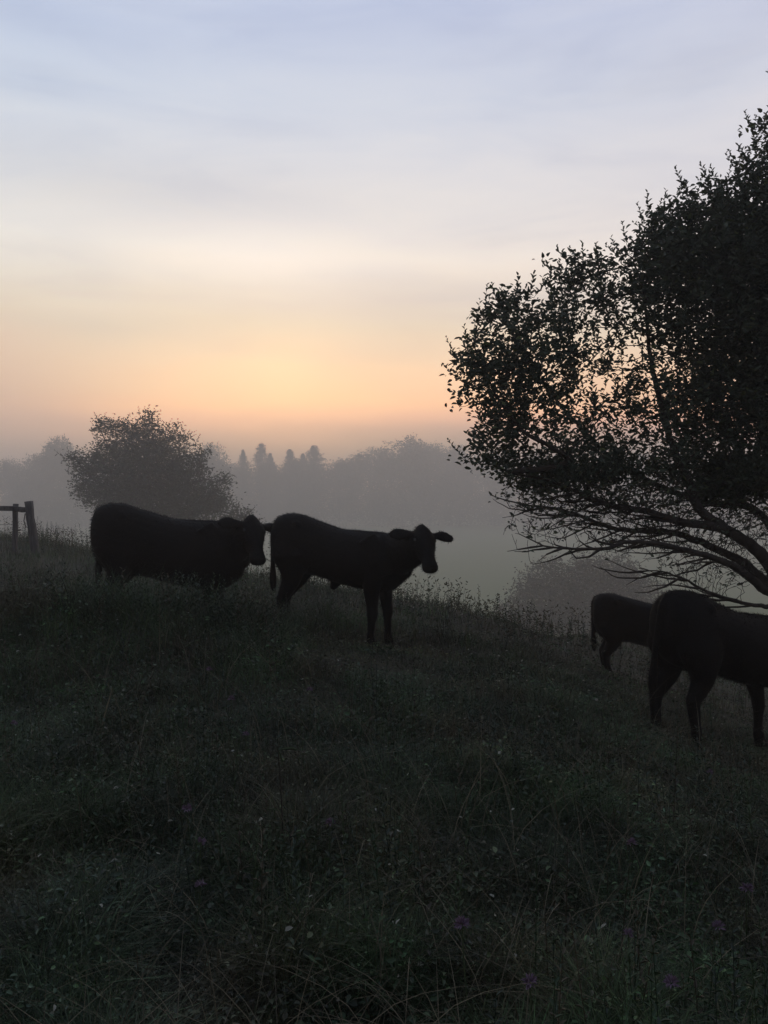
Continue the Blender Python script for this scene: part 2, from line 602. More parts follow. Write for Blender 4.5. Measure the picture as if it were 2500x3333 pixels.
# long dry grass: arching stems with narrow seed heads ---------------------
parts = []
n = 3600
x, y = scatter(n, 1.6, 11.5)
h = (1 - 0.8 * trod(x, y)) * (0.28 + 0.35 * rng.random(n)) * (0.7 + 0.6 * vnoise(x, y, 1.3, 31))
c = np.array((0.115, 0.098, 0.062)) * (0.45 + 0.9 * rng.random((n, 1)))
parts.append(blades(x, y, h, 0.0026 + 0.0016 * rng.random(n), 0.4 + 1.3 * rng.random(n), 7, c))
n = 2600
yy = np.full(n, 0.0)
x = rng.random(n) * 15 - 10.5
yc = 10.35 + 1.27 * splus(-x - 0.6)
y = yc + rng.random(n) * 4.6 - 1.2
h = (0.22 + 0.40 * rng.random(n) ** 1.6) * (0.5 + 0.9 * vnoise(x, y, 0.7, 33)) * (1 - 0.15 * sstep(-1.5, 0, x))
c = np.array((0.075, 0.07, 0.042)) * (0.5 + 0.8 * rng.random((n, 1)))
parts.append(blades(x, y, h, 0.004 + 0.003 * rng.random(n), 0.15 + 0.6 * rng.random(n), 5, c))
# seed heads on these stems
P = np.stack([x, y, gz(x, y) + h * 0.86], 1)
m_ = rng.random(n) < 0.6
for kx in range(3):
    q = P[m_] + np.stack([(rng.random(m_.sum()) - 0.5) * 0.10, (rng.random(m_.sum()) - 0.5) * 0.10, (rng.random(m_.sum()) - 0.5) * 0.14], 1)
    v, f = kites(q, rand_dirs(m_.sum(), 0.1, 0.9), rand_dirs(m_.sum(), 0.1, 0.8), 0.05, 0.018)
    parts.append((v, f, np.repeat(c[m_], 6, axis=0)))
V, F, C = join(parts)
dry = mesh_np('dry_grass', V, F, M_DRY, col=C)
tag(dry, kind='stuff')

# bushy herbs: upright leafy stems that make the rough skyline of the knoll --
parts = []


def herb_stem(px_, py_, hh, nl, ls, colr):
    b = np.array((px_, py_, float(gz(px_, py_))))
    ln = np.array((random.uniform(-0.18, 0.18), random.uniform(-0.18, 0.18), 1.0))
    ts = np.linspace(0.15, 1, nl)
    P_ = b + ln * (ts * hh)[:, None]
    parts_ = []
    a0 = random.random() * 6.28
    an = a0 + np.arange(nl) * 2.4
    D_ = np.stack([np.cos(an), np.sin(an), 0.5 + 0.5 * ts], 1)
    v_, f_ = kites(P_, D_, np.tile((0, 0, 1.0), (nl, 1)) + 0.2 * rng.random((nl, 3)), ls * (1.25 - 0.7 * ts), ls * 0.36 * (1.2 - 0.5 * ts))
    parts_.append((v_, f_, np.tile(colr, (len(v_), 1))))
    # stem as two crossed thin strips
    for ax in ((0.0022, 0, 0), (0, 0.0022, 0)):
        A = np.array(ax)
        sv = np.array([b - A, b + A, b + ln * hh + A * 0.4, b + ln * hh - A * 0.4])
        parts_.append((sv, np.array([[0, 1, 2, 3]]), np.tile(colr, (4, 1))))
    return parts_


for i in range(2700):
    if i < 700:
        X = random.uniform(-9.5, 3.6)
        Y = 10.35 + 1.27 * float(splus(-X - 0.6)) + random.uniform(-1.3, 2.2)
        if vnoise(X, Y, 0.9, 41) < 0.35 + 0.2 * random.random():
            continue
        hh = random.uniform(0.24, 0.68) * (1 - 0.3 * float(sstep(-1.5, -0.3, X)))
    elif i < 1080:
        X, Y = min(random.gauss(-2.6, 1.2), -0.9 - random.random()), random.uniform(7.0, 8.1)
        hh = random.uniform(0.2, 0.52)
    else:
        u = random.random()
        Y = 1.8 * (10 / 1.8) ** u
        X = random.uniform(-1, 1) * (0.48 * Y + 0.5)
        if vnoise(X, Y, 0.8, 61) < 0.42 + 0.2 * random.random():
            continue
        hh = random.uniform(0.16, 0.50) * (1 - 0.8 * float(trod(X, Y)))
        if hh < 0.1 or (X > 1.3 and 6 < Y < 8.5):
            continue
    cc = PAL[random.choice((0, 1, 3, 3, 2))] * random.uniform(0.6, 1.3)
    parts += herb_stem(X, Y, hh, int(7 + hh * 22), random.uniform(0.036, 0.066) * (0.72 if i >= 1080 else 1), cc)
V, F, C = join(parts)
weeds = mesh_np('undergrowth', V, F, M_HERB, col=C)
tag(weeds, kind='stuff')


# ------------------------------------------------------------------ trees: space colonisation
def colonize(seeds, parents, att, step, infl, kill, iters, r_, keep=0.0, drift=(0, 0, 0)):
    pos = [np.array(p, float) for p in seeds]
    par = list(parents)
    A = np.array(att, float)
    alive = np.ones(len(A), bool)
    S = np.array(pos)
    best = np.full(len(A), 1e9)
    near = np.zeros(len(A), int)
    for i0 in range(0, len(S), 256):
        d = np.linalg.norm(A[:, None] - S[None, i0:i0 + 256], axis=2)
        j = d.argmin(1)
        dm = d[np.arange(len(A)), j]
        u = dm < best
        best[u] = dm[u]
        near[u] = j[u] + i0
    for it in range(iters):
        act = alive & (best < infl)
        if not act.any():
            break
        ids = np.where(act)[0]
        nd = near[ids]
        P_ = np.array(pos)
        d = A[ids] - P_[nd]
        d /= np.linalg.norm(d, axis=1, keepdims=True) + 1e-9
        acc = np.zeros((len(pos), 3))
        np.add.at(acc, nd, d)
        un = np.unique(nd)
        nn = acc[un]
        kids = np.bincount(np.array(par)[np.array(par) >= 0], minlength=len(pos))
        ok = (np.linalg.norm(nn, axis=1) > 0.05) & (kids[un] < 3)
        un, nn = un[ok], nn[ok]
        nn = nn / np.linalg.norm(nn, axis=1, keepdims=True) + r_.normal(0, 0.10 if keep else 0.16, nn.shape) + np.array(drift)
        if keep:
            pa = np.array(par)[un]
            old_ = P_[un] - P_[np.maximum(pa, 0)]
            nn = nn + keep * old_ / (np.linalg.norm(old_, axis=1, keepdims=True) + 1e-9)
        nn /= np.linalg.norm(nn, axis=1, keepdims=True)
        newp = P_[un] + nn * step
        base = len(pos)
        pos.extend(newp)
        par.extend(un.tolist())
        ia = np.where(alive)[0]
        for i0 in range(0, len(newp), 400):
            dd = np.linalg.norm(A[ia][:, None] - newp[None, i0:i0 + 400], axis=2)
            j = dd.argmin(1)
            dm = dd[np.arange(len(ia)), j]
            u = dm < best[ia]
            best[ia[u]] = dm[u]
            near[ia[u]] = base + i0 + j[u]
        alive &= best > kill
    return np.array(pos), np.array(par)


def pipe_radii(par, tip, ex=2.25, rmin=None):
    n = len(par)
    s = np.zeros(n)
    has = np.zeros(n, bool)
    for i in range(n - 1, -1, -1):
        v = s[i] if has[i] else tip ** ex
        s[i] = v
        if par[i] >= 0:
            s[par[i]] += v
            has[par[i]] = True
    return s ** (1 / ex), ~has


def tubes(pos, par, rad, sides=5):
    """each link of the branching as a tapered tube"""
    ch = np.where(par >= 0)[0]
    a, b = pos[par[ch]], pos[ch]
    ra, rb = np.minimum(rad[par[ch]], rad[ch] * 1.35), rad[ch]
    d = b - a
    ln = np.linalg.norm(d, axis=1, keepdims=True) + 1e-9
    d = d / ln
    a = a - d * ra[:, None] * 0.5
    b = b + d * rb[:, None] * 0.5
    ref = np.where(np.abs(d[:, 2:3]) > 0.9, np.array((1.0, 0, 0)), np.array((0, 0, 1.0)))
    u = np.cross(d, ref)
    u /= np.linalg.norm(u, axis=1, keepdims=True)
    v = np.cross(d, u)
    an = np.arange(sides) * 2 * np.pi / sides
    ring = u[:, None] * np.cos(an)[None, :, None] + v[:, None] * np.sin(an)[None, :, None]
    A_ = a[:, None] + ring * ra[:, None, None]
    B_ = b[:, None] + ring * rb[:, None, None]
    V = np.concatenate([A_, B_], 1).reshape(-1, 3)
    i = np.arange(len(ch))[:, None, None] * (2 * sides)
    k0 = np.arange(sides)[None, :, None]
    k1 = (k0 + 1) % sides
    F = np.concatenate([i + k0, i + k1, i + sides + k1, i + sides + k0], 2).reshape(-1, 4)
    return V, F


def polyline(pts, step):
    pts = [np.array(p, float) for p in pts]
    # Catmull-Rom
    ext = [2 * pts[0] - pts[1]] + pts + [2 * pts[-1] - pts[-2]]
    outp = []
    for i in range(1, len(ext) - 2):
        p0, p1, p2, p3 = ext[i - 1:i + 3]
        nseg = max(1, int(np.linalg.norm(p2 - p1) / step))
        for q in range(nseg):
            t = q / nseg
            outp.append(0.5 * ((2 * p1) + (-p0 + p2) * t + (2 * p0 - 5 * p1 + 4 * p2 - p3) * t * t + (-p0 + 3 * p1 - 3 * p2 + p3) * t ** 3))
    outp.append(pts[-1])
    return outp


class Skeleton:
    def __init__(self):
        self.pos, self.par = [], []

    def limb(self, pts, step, root=None):
        """root: index the limb grows from"""
        pl = polyline(pts, step)
        prev = root if root is not None else -1
        idx = []
        for q, p in enumerate(pl):
            if q == 0 and root is not None:
                idx.append(root)
                continue
            self.pos.append(p + (rng.normal(0, step * 0.06, 3) if 0 < q < len(pl) - 1 else 0))
            self.par.append(prev)
            prev = len(self.pos) - 1
            idx.append(prev)
        return idx

    def nearest(self, p):
        return int(np.argmin(np.linalg.norm(np.array(self.pos) - np.array(p), axis=1)))


def in_blobs(n, blobs, r_):
    """random points in a union of ellipsoids, biased to the outer shell"""
    vol = np.array([b[1][0] * b[1][1] * b[1][2] for b in blobs])
    w = np.array([b[2] if len(b) > 2 else 1.0 for b in blobs]) * vol ** 0.8
    cnt = (n * w / w.sum()).astype(int)
    outp = []
    for b, c in zip(blobs, cnt):
        d = r_.normal(0, 1, (c, 3))
        d /= np.linalg.norm(d, axis=1, keepdims=True)
        rr = r_.random((c, 1)) ** 0.45
        outp.append(np.array(b[0]) + d * rr * np.array(b[1]))
    return np.concatenate(outp)


def leaf_sprays(P, per, ln, spread, col, r_, up=0.35):
    """per leaves about each point of P"""
    Q = np.repeat(P, per, axis=0)
    n = len(Q)
    Q = Q + r_.normal(0, spread, (n, 3))
    D = rand_dirs(n, -0.55, 0.8)
    D[:, 2] += up - 0.2
    l_ = ln * (0.6 + 0.6 * r_.random(n))
    v, f = kites(Q, D, rand_dirs(n, 0.1, 1.0), l_, l_ * (0.42 + 0.14 * r_.random(n)))
    c = np.array(col) * (0.6 + 0.8 * r_.random((n, 1)))
    c = c * np.where(r_.random((n, 1)) < 0.06, np.array([[1.6, 1.5, 0.9]]), 1.0)
    return v, f, np.repeat(c, 6, axis=0)


def shoots(T, D0, length, ln, col, r_, gap=0.028):
    """upright leafy shoots growing from points T"""
    out_ = []
    for p, d0 in zip(T, D0):
        L_ = length * r_.uniform(0.5, 1.25)
        m = max(4, int(L_ / gap))
        ts = np.linspace(0.12, 1, m)
        d = d0 / np.linalg.norm(d0)
        P_ = p + d * (ts * L_)[:, None] + r_.normal(0, 0.004, (m, 3))
        an = r_.random() * 6.28 + np.arange(m) * 2.4
        Dl = np.stack([np.cos(an), np.sin(an), np.full(m, 0.55)], 1) * (1.1 - 0.45 * ts)[:, None] + d * 0.55
        l_ = ln * (1.05 - 0.45 * ts) * r_.uniform(0.85, 1.15)
        v, f = kites(P_, Dl, np.tile(d, (m, 1)) + r_.normal(0, 0.15, (m, 3)), l_, l_ * 0.46, 0.35)
        c = np.tile(np.array(col) * r_.uniform(0.7, 1.3), (len(v), 1))
        out_.append((v, f, c))
        for ax in (np.array((0.0025, 0, 0)), np.array((0, 0.0025, 0))):
            e = p + d * L_
            out_.append((np.array([p - ax, p + ax, e + ax * 0.3, e - ax * 0.3]), np.array([[0, 1, 2, 3]]), np.tile(np.array(col) * 0.8, (4, 1))))
    return out_


# ------------------------------------------------------------------ the near apple tree
TD = 9.2
tr = np.random.default_rng(21)
troot = at(2660, 2300, TD)
troot[2] = float(gz(troot[0], troot[1]))
apple = empty('apple_tree', troot)
tag(apple, 'large leafy apple tree at the right edge with bare lower branches reaching over the cows', 'tree')
sk = Skeleton()


def A_(px, py, dd=0.0):
    return at(px, py, TD + dd)


trunk = sk.limb([troot - np.array((0, 0, 0.15)), A_(2655, 2150), A_(2610, 2030), A_(2560, 1950)], 0.08)
crotch = trunk[-1]
Q = A_(2560, 1950)
l1 = sk.limb([Q, A_(2487, 1815, -.1), A_(2361, 1725, -.25), A_(2229, 1701, -.35), A_(2096, 1662, -.4), A_(1977, 1642, -.5), A_(1864, 1595, -.6), A_(1771, 1562, -.6), A_(1660, 1540, -.7)], 0.08, crotch)
l2 = sk.limb([Q, A_(2494, 1900, .2), A_(2420, 1830, .35), A_(2328, 1785, .5), A_(2200, 1735, .6), A_(2010, 1722, .7), A_(1850, 1665, .8), A_(1700, 1642, .7), A_(1600, 1612, .7)], 0.08, crotch)
l3 = sk.limb([Q, A_(2494, 1922, -.2), A_(2395, 1847, -.4), A_(2295, 1807, -.6), A_(2163, 1774, -.8), A_(2056, 1764, -.9), A_(1983, 1784, -1.0), A_(1864, 1787, -1.0), A_(1771, 1774, -1.0), A_(1690, 1738, -1.0)], 0.08, crotch)
j = sk.nearest(A_(2361, 1725, -.25))
l4 = sk.limb([sk.pos[j], A_(2275, 1655, -.2), A_(2250, 1590, -.1), A_(2205, 1490, 0), A_(2160, 1350, .1), A_(2120, 1180, .1), A_(2100, 980, .1), A_(2060, 840, .1)], 0.08, j)
l5 = sk.limb([Q, A_(2540, 1760, .3), A_(2440, 1650, .5), A_(2328, 1640, .7), A_(2163, 1590, .9), A_(2000, 1500, 1.0), A_(1880, 1380, 1.0), A_(1760, 1240, .9), A_(1690, 1130, .8)], 0.08, crotch)
l6 = sk.limb([Q, A_(2560, 1700, .2), A_(2500, 1450, .2), A_(2440, 1150, .1), A_(2400, 900, 0), A_(2380, 720, 0)], 0.08, crotch)
l7 = sk.limb([Q, A_(2620, 1700, -.4), A_(2640, 1400, -.5), A_(2620, 1000, -.5), A_(2590, 700, -.5), A_(2560, 480, -.4)], 0.08, crotch)
l8 = sk.limb([Q, A_(2760, 1780, .4), A_(2900, 1500, .6), A_(2980, 1150, .6)], 0.08, crotch)
l9 = sk.limb([Q, A_(2494, 1975, -.3), A_(2328, 1935, -.5), A_(2196, 1872, -.6), A_(2080, 1850, -.8)], 0.08, crotch)
jj = sk.nearest(A_(2010, 1722, .7))
l10 = sk.limb([sk.pos[l1[60] if len(l1) > 60 else l1[-1]], A_(1850, 1500, -.7), A_(1700, 1400, -.8), A_(1600, 1260, -.7), A_(1540, 1120, -.7)], 0.08, l1[60] if len(l1) > 60 else l1[-1])
U = TD / FPX


def blob(px, py, rx, ry, dd=0.0, w=1.0, dz=None):
    rz_ = (max(rx, ry) if dz is None else dz) * U
    return (A_(px, py, dd), (rx * U, rz_ * 0.95, ry * U), w)


# secondary branches streaming out to the left
seconds = []
for lim, lo_, hi_, cnt in ((l1, 18, 0.8, 18), (l2, 14, 0.85, 20), (l3, 12, 0.9, 24), (l9, 6, 0.9, 12), (l5, 16, 0.5, 6)):
    ids = np.linspace(lo_, len(lim) * hi_, cnt).astype(int)
    for q_, ix in enumerate(ids):
        r0 = lim[min(ix, len(lim) - 1)]
        p0_ = np.array(sk.pos[r0])
        Lb = tr.uniform(0.5, 1.35) * (0.75 if lim is l3 else 1) * (1 - 0.55 * ix / len(lim))
        d_ = np.array((-1.0, tr.uniform(-0.6, 0.6), tr.uniform(-0.42, 0.30)))
        d_ /= np.linalg.norm(d_)
        up_ = np.array((0, 0, tr.uniform(-0.05, 0.16)))
        seconds.append(sk.limb([p0_, p0_ + d_ * Lb * 0.35 - up_ * 0.4, p0_ + d_ * Lb * 0.7 - up_ * 0.3, p0_ + d_ * Lb + up_ * 0.6], 0.07, r0))
leafy = [blob(2330, 930, 280, 300, 0, 1.4), blob(1700, 1190, 215, 215, -.5, 1.2), blob(1900, 1060, 200, 210, .2, .8),
         blob(2080, 1330, 330, 190, .2, .5), blob(1680, 1400, 160, 110, -.5, .9), blob(2150, 860, 150, 170, .2, 1.0),
         blob(2480, 780, 240, 240, 0, 1.3), blob(2600, 560, 160, 160, -.2, .7), blob(2420, 1300, 250, 300, .3, 1.4),
         blob(2760, 1000, 330, 480, .2, .8), blob(2900, 1450, 300, 330, .4, .5), blob(2000, 1480, 330, 80, 0, .55),
         blob(1600, 1480, 115, 70, -.6, 1.0), blob(2350, 1540, 220, 90, .2, .7),
         blob(2170, 760, 120, 120, .1, .9), blob(2330, 700, 190, 120, 0, 1.0), blob(1890, 900, 150, 95, .1, .8), blob(1640, 1010, 100, 80, -.4, .9),
         blob(2535, 490, 130, 180, -.2, 1.0), blob(1800, 1540, 220, 60, -.3, .8), blob(1530, 1230, 70, 130, -.5, .7)]
bare = [blob(1960, 1610, 330, 85, -.2, 1.0, 260), blob(2200, 1720, 330, 110, 0, 1.2, 260), blob(2330, 1850, 210, 70, -.2, 1.0, 200),
        blob(1790, 1720, 150, 60, -.8, .8, 120), blob(2420, 1650, 150, 170, .2, 1.0, 260)]
n_limb = len(sk.pos)
att = np.concatenate([in_blobs(4600, leafy, tr), in_blobs(2400, bare, tr)])
pos, par = colonize(sk.pos, sk.par, att, 0.07, 1.2, 0.09, 90, tr, 0.35)
n_first = len(pos)
rad1, _ = pipe_radii(par, 0.0026, 2.25)
# limbs thicken evenly from tip to crotch
for lim, ra, rb in ((l1, .080, .007), (l2, .062, .006), (l3, .052, .005), (l4, .055, .007), (l5, .062, .007), (l6, .085, .01), (l7, .085, .012), (l8, .07, .01), (l9, .03, .004), (l10, .035, .006)):
    rad1[lim[1:]] = np.linspace(ra, rb, len(lim) - 1)
for lim in seconds:
    rad1[lim[1:]] = np.linspace(.013, .0032, len(lim) - 1)
rad1[n_limb:] = np.minimum(rad1[n_limb:], 0.012)
pos, par = colonize(pos, par, in_blobs(4600, bare, tr), 0.05, 0.42, 0.055, 16, tr, 0.45, (-0.45, 0, -0.10))
rad, tips = pipe_radii(par, 0.0024, 2.25)
rad = np.minimum(rad, 0.0055)
rad[:n_first] = np.maximum(rad1, 0.0026)
rad[:len(trunk)] = np.maximum(rad[:len(trunk)], np.linspace(0.2, 0.13, len(trunk)))
V, F = tubes(pos, par, rad, 6)
mesh_np('trunk', V - troot, F, M_BARK, smooth=True, parent=apple)


def in_leafy(P, sc=1.06):
    m = np.zeros(len(P), bool)
    for c, r_, w in leafy:
        m |= (((P - c) / (np.array(r_) * sc)) ** 2).sum(1) < 1
    return m


LC = np.array((0.052, 0.070, 0.044))
thin = rad < 0.0085
lf = in_leafy(pos) & thin
# airy places in the crown, where the sky comes through
dens = tr.random(len(pos)) < np.clip(0.56 + 1.3 * (vnoise(pos[:, 0], pos[:, 2] + 0.3 * pos[:, 1], 0.42, 51) - 0.3) + 0.9 * sstep(2.9, 4.0, pos[:, 0]), 0.06, 1)
lv = [leaf_sprays(pos[lf & dens], 6, 0.074, 0.052, LC, tr)]
inner = in_blobs(3000, [leafy[0], leafy[6], leafy[8], leafy[9], leafy[5]], tr)
lv.append(leaf_sprays(inner, 7, 0.076, 0.07, LC, tr))
shell = [(b_[0], tuple(q_ * 0.93 for q_ in b_[1]), b_[2]) for b_ in leafy]
side = in_blobs(560, [shell[1], shell[4], shell[12], shell[16], shell[17], shell[20], shell[19], shell[11], shell[13]], tr)
lv.append(leaf_sprays(side, 6, 0.072, 0.06, LC, tr))
tp = np.where(tips & in_leafy(pos, 1.15))[0]
up = tp[pos[tp][:, 2] > 0]
Dt = pos[up] - pos[par[up]]
Dt /= np.linalg.norm(Dt, axis=1, keepdims=True)
Dt = Dt * 0.6 + np.array((0, 0, 1.0)) + tr.normal(0, 0.18, Dt.shape)
lv += shoots(pos[up], Dt, 0.24, 0.074, LC, tr, 0.024)
# a few leaves left on the bare twigs
bt = np.where(thin & ~in_leafy(pos))[0]
bt = bt[tr.random(len(bt)) < 0.05 + 0.5 * sstep(0.95, 1.9, pos[bt][:, 2])]
lv.append(leaf_sprays(pos[bt], 2, 0.06, 0.02, LC, tr))
V, F, C = join(lv)
mesh_np('crown', V - troot, F, M_LEAF, col=C, parent=apple)
print('apple nodes', len(pos), 'leaf faces', len(F))


LC = np.array((0.034, 0.048, 0.026))


# ------------------------------------------------------------------ smaller trees in the mist
def bush_tree(name, label, cat, d, root_px, blobs_px, limbs_px, seed, natt, step, leaf, per, spread, shoot, mat=M_LEAF, tipr=0.006, group=None):
    r_ = np.random.default_rng(seed)
    base = at(root_px, 1800, d)
    base[2] = float(gz(base[0], base[1]))
    e = empty(name, base)
    tag(e, label, cat, group)
    u = d / FPX
    s = Skeleton()
    first = at(limbs_px[0][0][0], limbs_px[0][0][1], d)
    tk = s.limb([base - np.array((0, 0, 0.2)), base * 0.5 + first * 0.5 + np.array((0.1, 0, 0)), first], step * 1.2)
    for lp in limbs_px:
        pts = [s.pos[tk[-1]]] + [at(p[0], p[1], d + p[2]) for p in lp[1:]]
        s.limb(pts, step, tk[-1])
    bl = [(at(b[0], b[1], d + b[4]), (b[2] * u, max(b[2], b[3]) * u * 0.9, b[3] * u), b[5]) for b in blobs_px]
    at_ = in_blobs(natt, bl, r_)
    p_, a_ = colonize(s.pos, s.par, at_, step, step * 14, step * 1.3, 70, r_)
    rd, tp_ = pipe_radii(a_, tipr, 2.4)
    v, f = tubes(p_, a_, rd, 5)
    mesh_np('trunk', v - base, f, M_BARK, smooth=True, parent=e)
    inb = np.zeros(len(p_), bool)
    for c, q, w in bl:
        inb |= (((p_ - c) / (np.array(q) * 1.1)) ** 2).sum(1) < 1
    th = (rd < tipr * 3) & inb
    lv_ = [leaf_sprays(p_[th], per, leaf, spread, LC, r_), leaf_sprays(in_blobs(natt // 2, [(b_[0], tuple(q_ * 0.80 for q_ in b_[1]), b_[2]) for b_ in bl], r_), 8, leaf, spread, LC, r_)]
    tt = np.where(tp_ & inb)[0]
    dt = p_[tt] - p_[a_[tt]]
    dt /= np.linalg.norm(dt, axis=1, keepdims=True) + 1e-9
    dt = dt + np.array((0, 0, 0.7)) + r_.normal(0, 0.25, dt.shape)
    if shoot:
        lv_ += shoots(p_[tt], dt, shoot, leaf, LC, r_, shoot / 9)
    v, f, c = join(lv_)
    mesh_np('crown', v - base, f, mat, col=c, parent=e)
    return e


bush_tree('hawthorn_tree', 'lopsided dark tree standing in mist behind the cow at left', 'tree', 74.0, 520,
          [(470, 1525, 165, 105, 0, 1.2), (465, 1425, 80, 60, 0, 1.0), (315, 1525, 85, 62, .5, 1.1), (590, 1550, 95, 90, 0, 1), (680, 1630, 85, 65, -.5, 1.0), (380, 1460, 60, 45, .4, 1.2), (720, 1565, 38, 32, 0, 1.0), (330, 1450, 30, 24, 0, 1.2),
           (560, 1440, 60, 60, 0, .9), (400, 1610, 150, 60, 0, 1), (770, 1690, 75, 50, 0, .8), (560, 1640, 190, 85, .5, 1), (345, 1392, 50, 24, 0, 2.0),
           (285, 1590, 60, 50, 0, .9), (485, 1368, 30, 32, 0, 1.6), (400, 1395, 40, 32, 0, 1.4), (245, 1490, 38, 28, 0, 1.4), (840, 1720, 45, 30, 0, .7), (640, 1490, 50, 40, 0, .7)],
          [[(530, 1690, 0), (450, 1600, 0), (380, 1500, 0), (320, 1390, 0)], [(530, 1690, 0), (520, 1560, .4), (500, 1440, .3), (485, 1350, .2)],
           [(530, 1690, 0), (620, 1580, -.3), (680, 1560, -.4)], [(530, 1690, 0), (680, 1660, 0), (780, 1680, 0)],
           [(530, 1690, 0), (420, 1620, -.5), (320, 1570, -.5), (240, 1490, -.4)], [(530, 1690, 0), (480, 1560, 0), (410, 1390, 0)]],
          5, 4200, 0.42, 0.26, 13, 0.34, 1.1, tipr=0.02)
bush_tree('shrub', 'grey shrub fading into the mist below the knoll, left of the two right cows', 'shrub', 105.0, 1850,
          [(1830, 1960, 150, 90, 0, 1), (1750, 1910, 80, 70, 0, 1), (1900, 1900, 120, 80, 0, 1), (2000, 1890, 90, 80, 0, 1), (1680, 1990, 80, 60, 0, 1),
           (1850, 2060, 240, 90, 0, 1), (2060, 1960, 110, 110, 0, 1), (1790, 1850, 55, 45, 0, 1.2), (1915, 1835, 50, 42, 0, 1.2), (2030, 1845, 45, 40, 0, 1.0), (1700, 1930, 40, 34, 0, 1.0), (1640, 2040, 60, 50, 0, .8)],
          [[(1850, 2120, 0), (1780, 2000, 0), (1740, 1930, 0)], [(1850, 2120, 0), (1860, 1960, 0), (1850, 1880, 0)],
           [(1850, 2120, 0), (1960, 1980, 0), (2010, 1900, 0)], [(1850, 2120, 0), (1730, 2040, 0), (1670, 1990, 0)]],
          6, 2600, 0.6, 0.42, 12, 0.48, 1.4, tipr=0.022)


# ------------------------------------------------------------------ the far wood, tree by tree
def far_deciduous(name, seed, W, H):
    r_ = np.random.default_rng(seed)
    e = empty(name, (0, 0, 0))
    s = Skeleton()
    tk = s.limb([(0, 0, -0.3), (0.1, 0, H * 0.2), (0, 0.1, H * 0.42)], 0.5)
    bl = [((0, 0, H * 0.6), (W * 0.42, W * 0.42, H * 0.34), 1.0), ((0, 0, H * 0.22), (W * 0.47, W * 0.47, H * 0.24), 1.0)]
    for i in range(11):
        a = r_.random() * 6.28
        rr = W * r_.uniform(0.15, 0.36)
        z = H * r_.uniform(0.3, 0.88)
        q = W * r_.uniform(0.13, 0.22)
        bl.append(((math.cos(a) * rr, math.sin(a) * rr, z), (q, q, q * 0.85), 1.0))
        s.limb([s.pos[tk[-1]], (math.cos(a) * rr * 0.5, math.sin(a) * rr * 0.5, (z + H * 0.42) / 2), (math.cos(a) * rr, math.sin(a) * rr, z)], 0.6, tk[-1])
    p_, a_ = np.array(s.pos), np.array(s.par)
    rd, _ = pipe_radii(a_, 0.05, 2.2)
    v, f = tubes(p_, a_, rd, 6)
    mesh_np('trunk', v, f, M_BARK, smooth=True, parent=e)
    P_ = in_blobs(2600, bl, r_)
    lv_ = [leaf_sprays(P_, 6, 0.42, 0.4, LC, r_)]
    v, f, c = join(lv_)
    mesh_np('crown', v, f, M_FAR, col=c, parent=e)
    return e


def far_conifer(name, seed, W, H):
    r_ = np.random.default_rng(seed)
    e = empty(name, (0, 0, 0))
    s = Skeleton()
    tk = s.limb([(0, 0, -0.3), (0, 0, H * 0.5), (0, 0, H * 0.99)], 0.5)
    p_, a_ = np.array(s.pos), np.array(s.par)
    rd = np.linspace(0.28, 0.03, len(p_))
    v, f = tubes(p_, a_, rd, 6)
    mesh_np('trunk', v, f, M_BARK, smooth=True, parent=e)
    lv_ = []
    for z in np.concatenate([np.linspace(H * 0.1, H * 0.68, 14), np.linspace(H * 0.7, H * 0.93, 9), np.linspace(H * 0.94, H * 0.995, 4)]):
        rr = W * 0.5 * min(1.0, (1 - z / H) / 0.30) ** 0.85 * r_.uniform(0.55, 1.3) + 0.12
        nb = int(7 + rr * 5)
        a = r_.random(nb) * 6.28
        for q in np.linspace(0.15, 1, 6):
            P_ = np.stack([np.cos(a) * rr * q, np.sin(a) * rr * q, z - rr * 0.30 * q + r_.normal(0, 0.14, nb)], 1)
            lv_.append(leaf_sprays(P_, 3, 0.30, 0.12, LC * 0.85, r_, up=-0.1))
    v, f, c = join(lv_)
    mesh_np('crown', v, f, M_FAR, col=c, parent=e)
    return e


def copy_tree(o):
    c = o.copy()
    COL.objects.link(c)
    for chd in list(o.children):
        q = chd.copy()
        COL.objects.link(q)
        q.parent = c
    return c


DEC = [far_deciduous('broadleaf_tree', 100 + i, 11, 15) for i in range(4)]
CON = [far_conifer('spruce_tree', 200 + i, 5.5, 15) for i in range(4)]
used = set()


def place_far(kind, px, top, d, wpx, label, i):
    src = (DEC if kind == 'd' else CON)[i]
    o = src if src.name not in used else copy_tree(src)
    used.add(src.name)
    d = d * 1.9
    b = at(px, 1700, d)
    b[2] = float(gz(b[0], b[1]))
    t = at(px, top, d)[2]
    H = t - b[2]
    wreal = wpx * d / FPX
    o.location = b
    sx = wreal / (11 if kind == 'd' else 5.5)
    o.scale = (sx, sx, H / 15.0 / (0.985 if kind == 'd' else 1))
    o.rotation_euler = (0, 0, (px * 0.37) % 6.28)
    tag(o, label, 'tree', 'trees of the far wood in the mist')


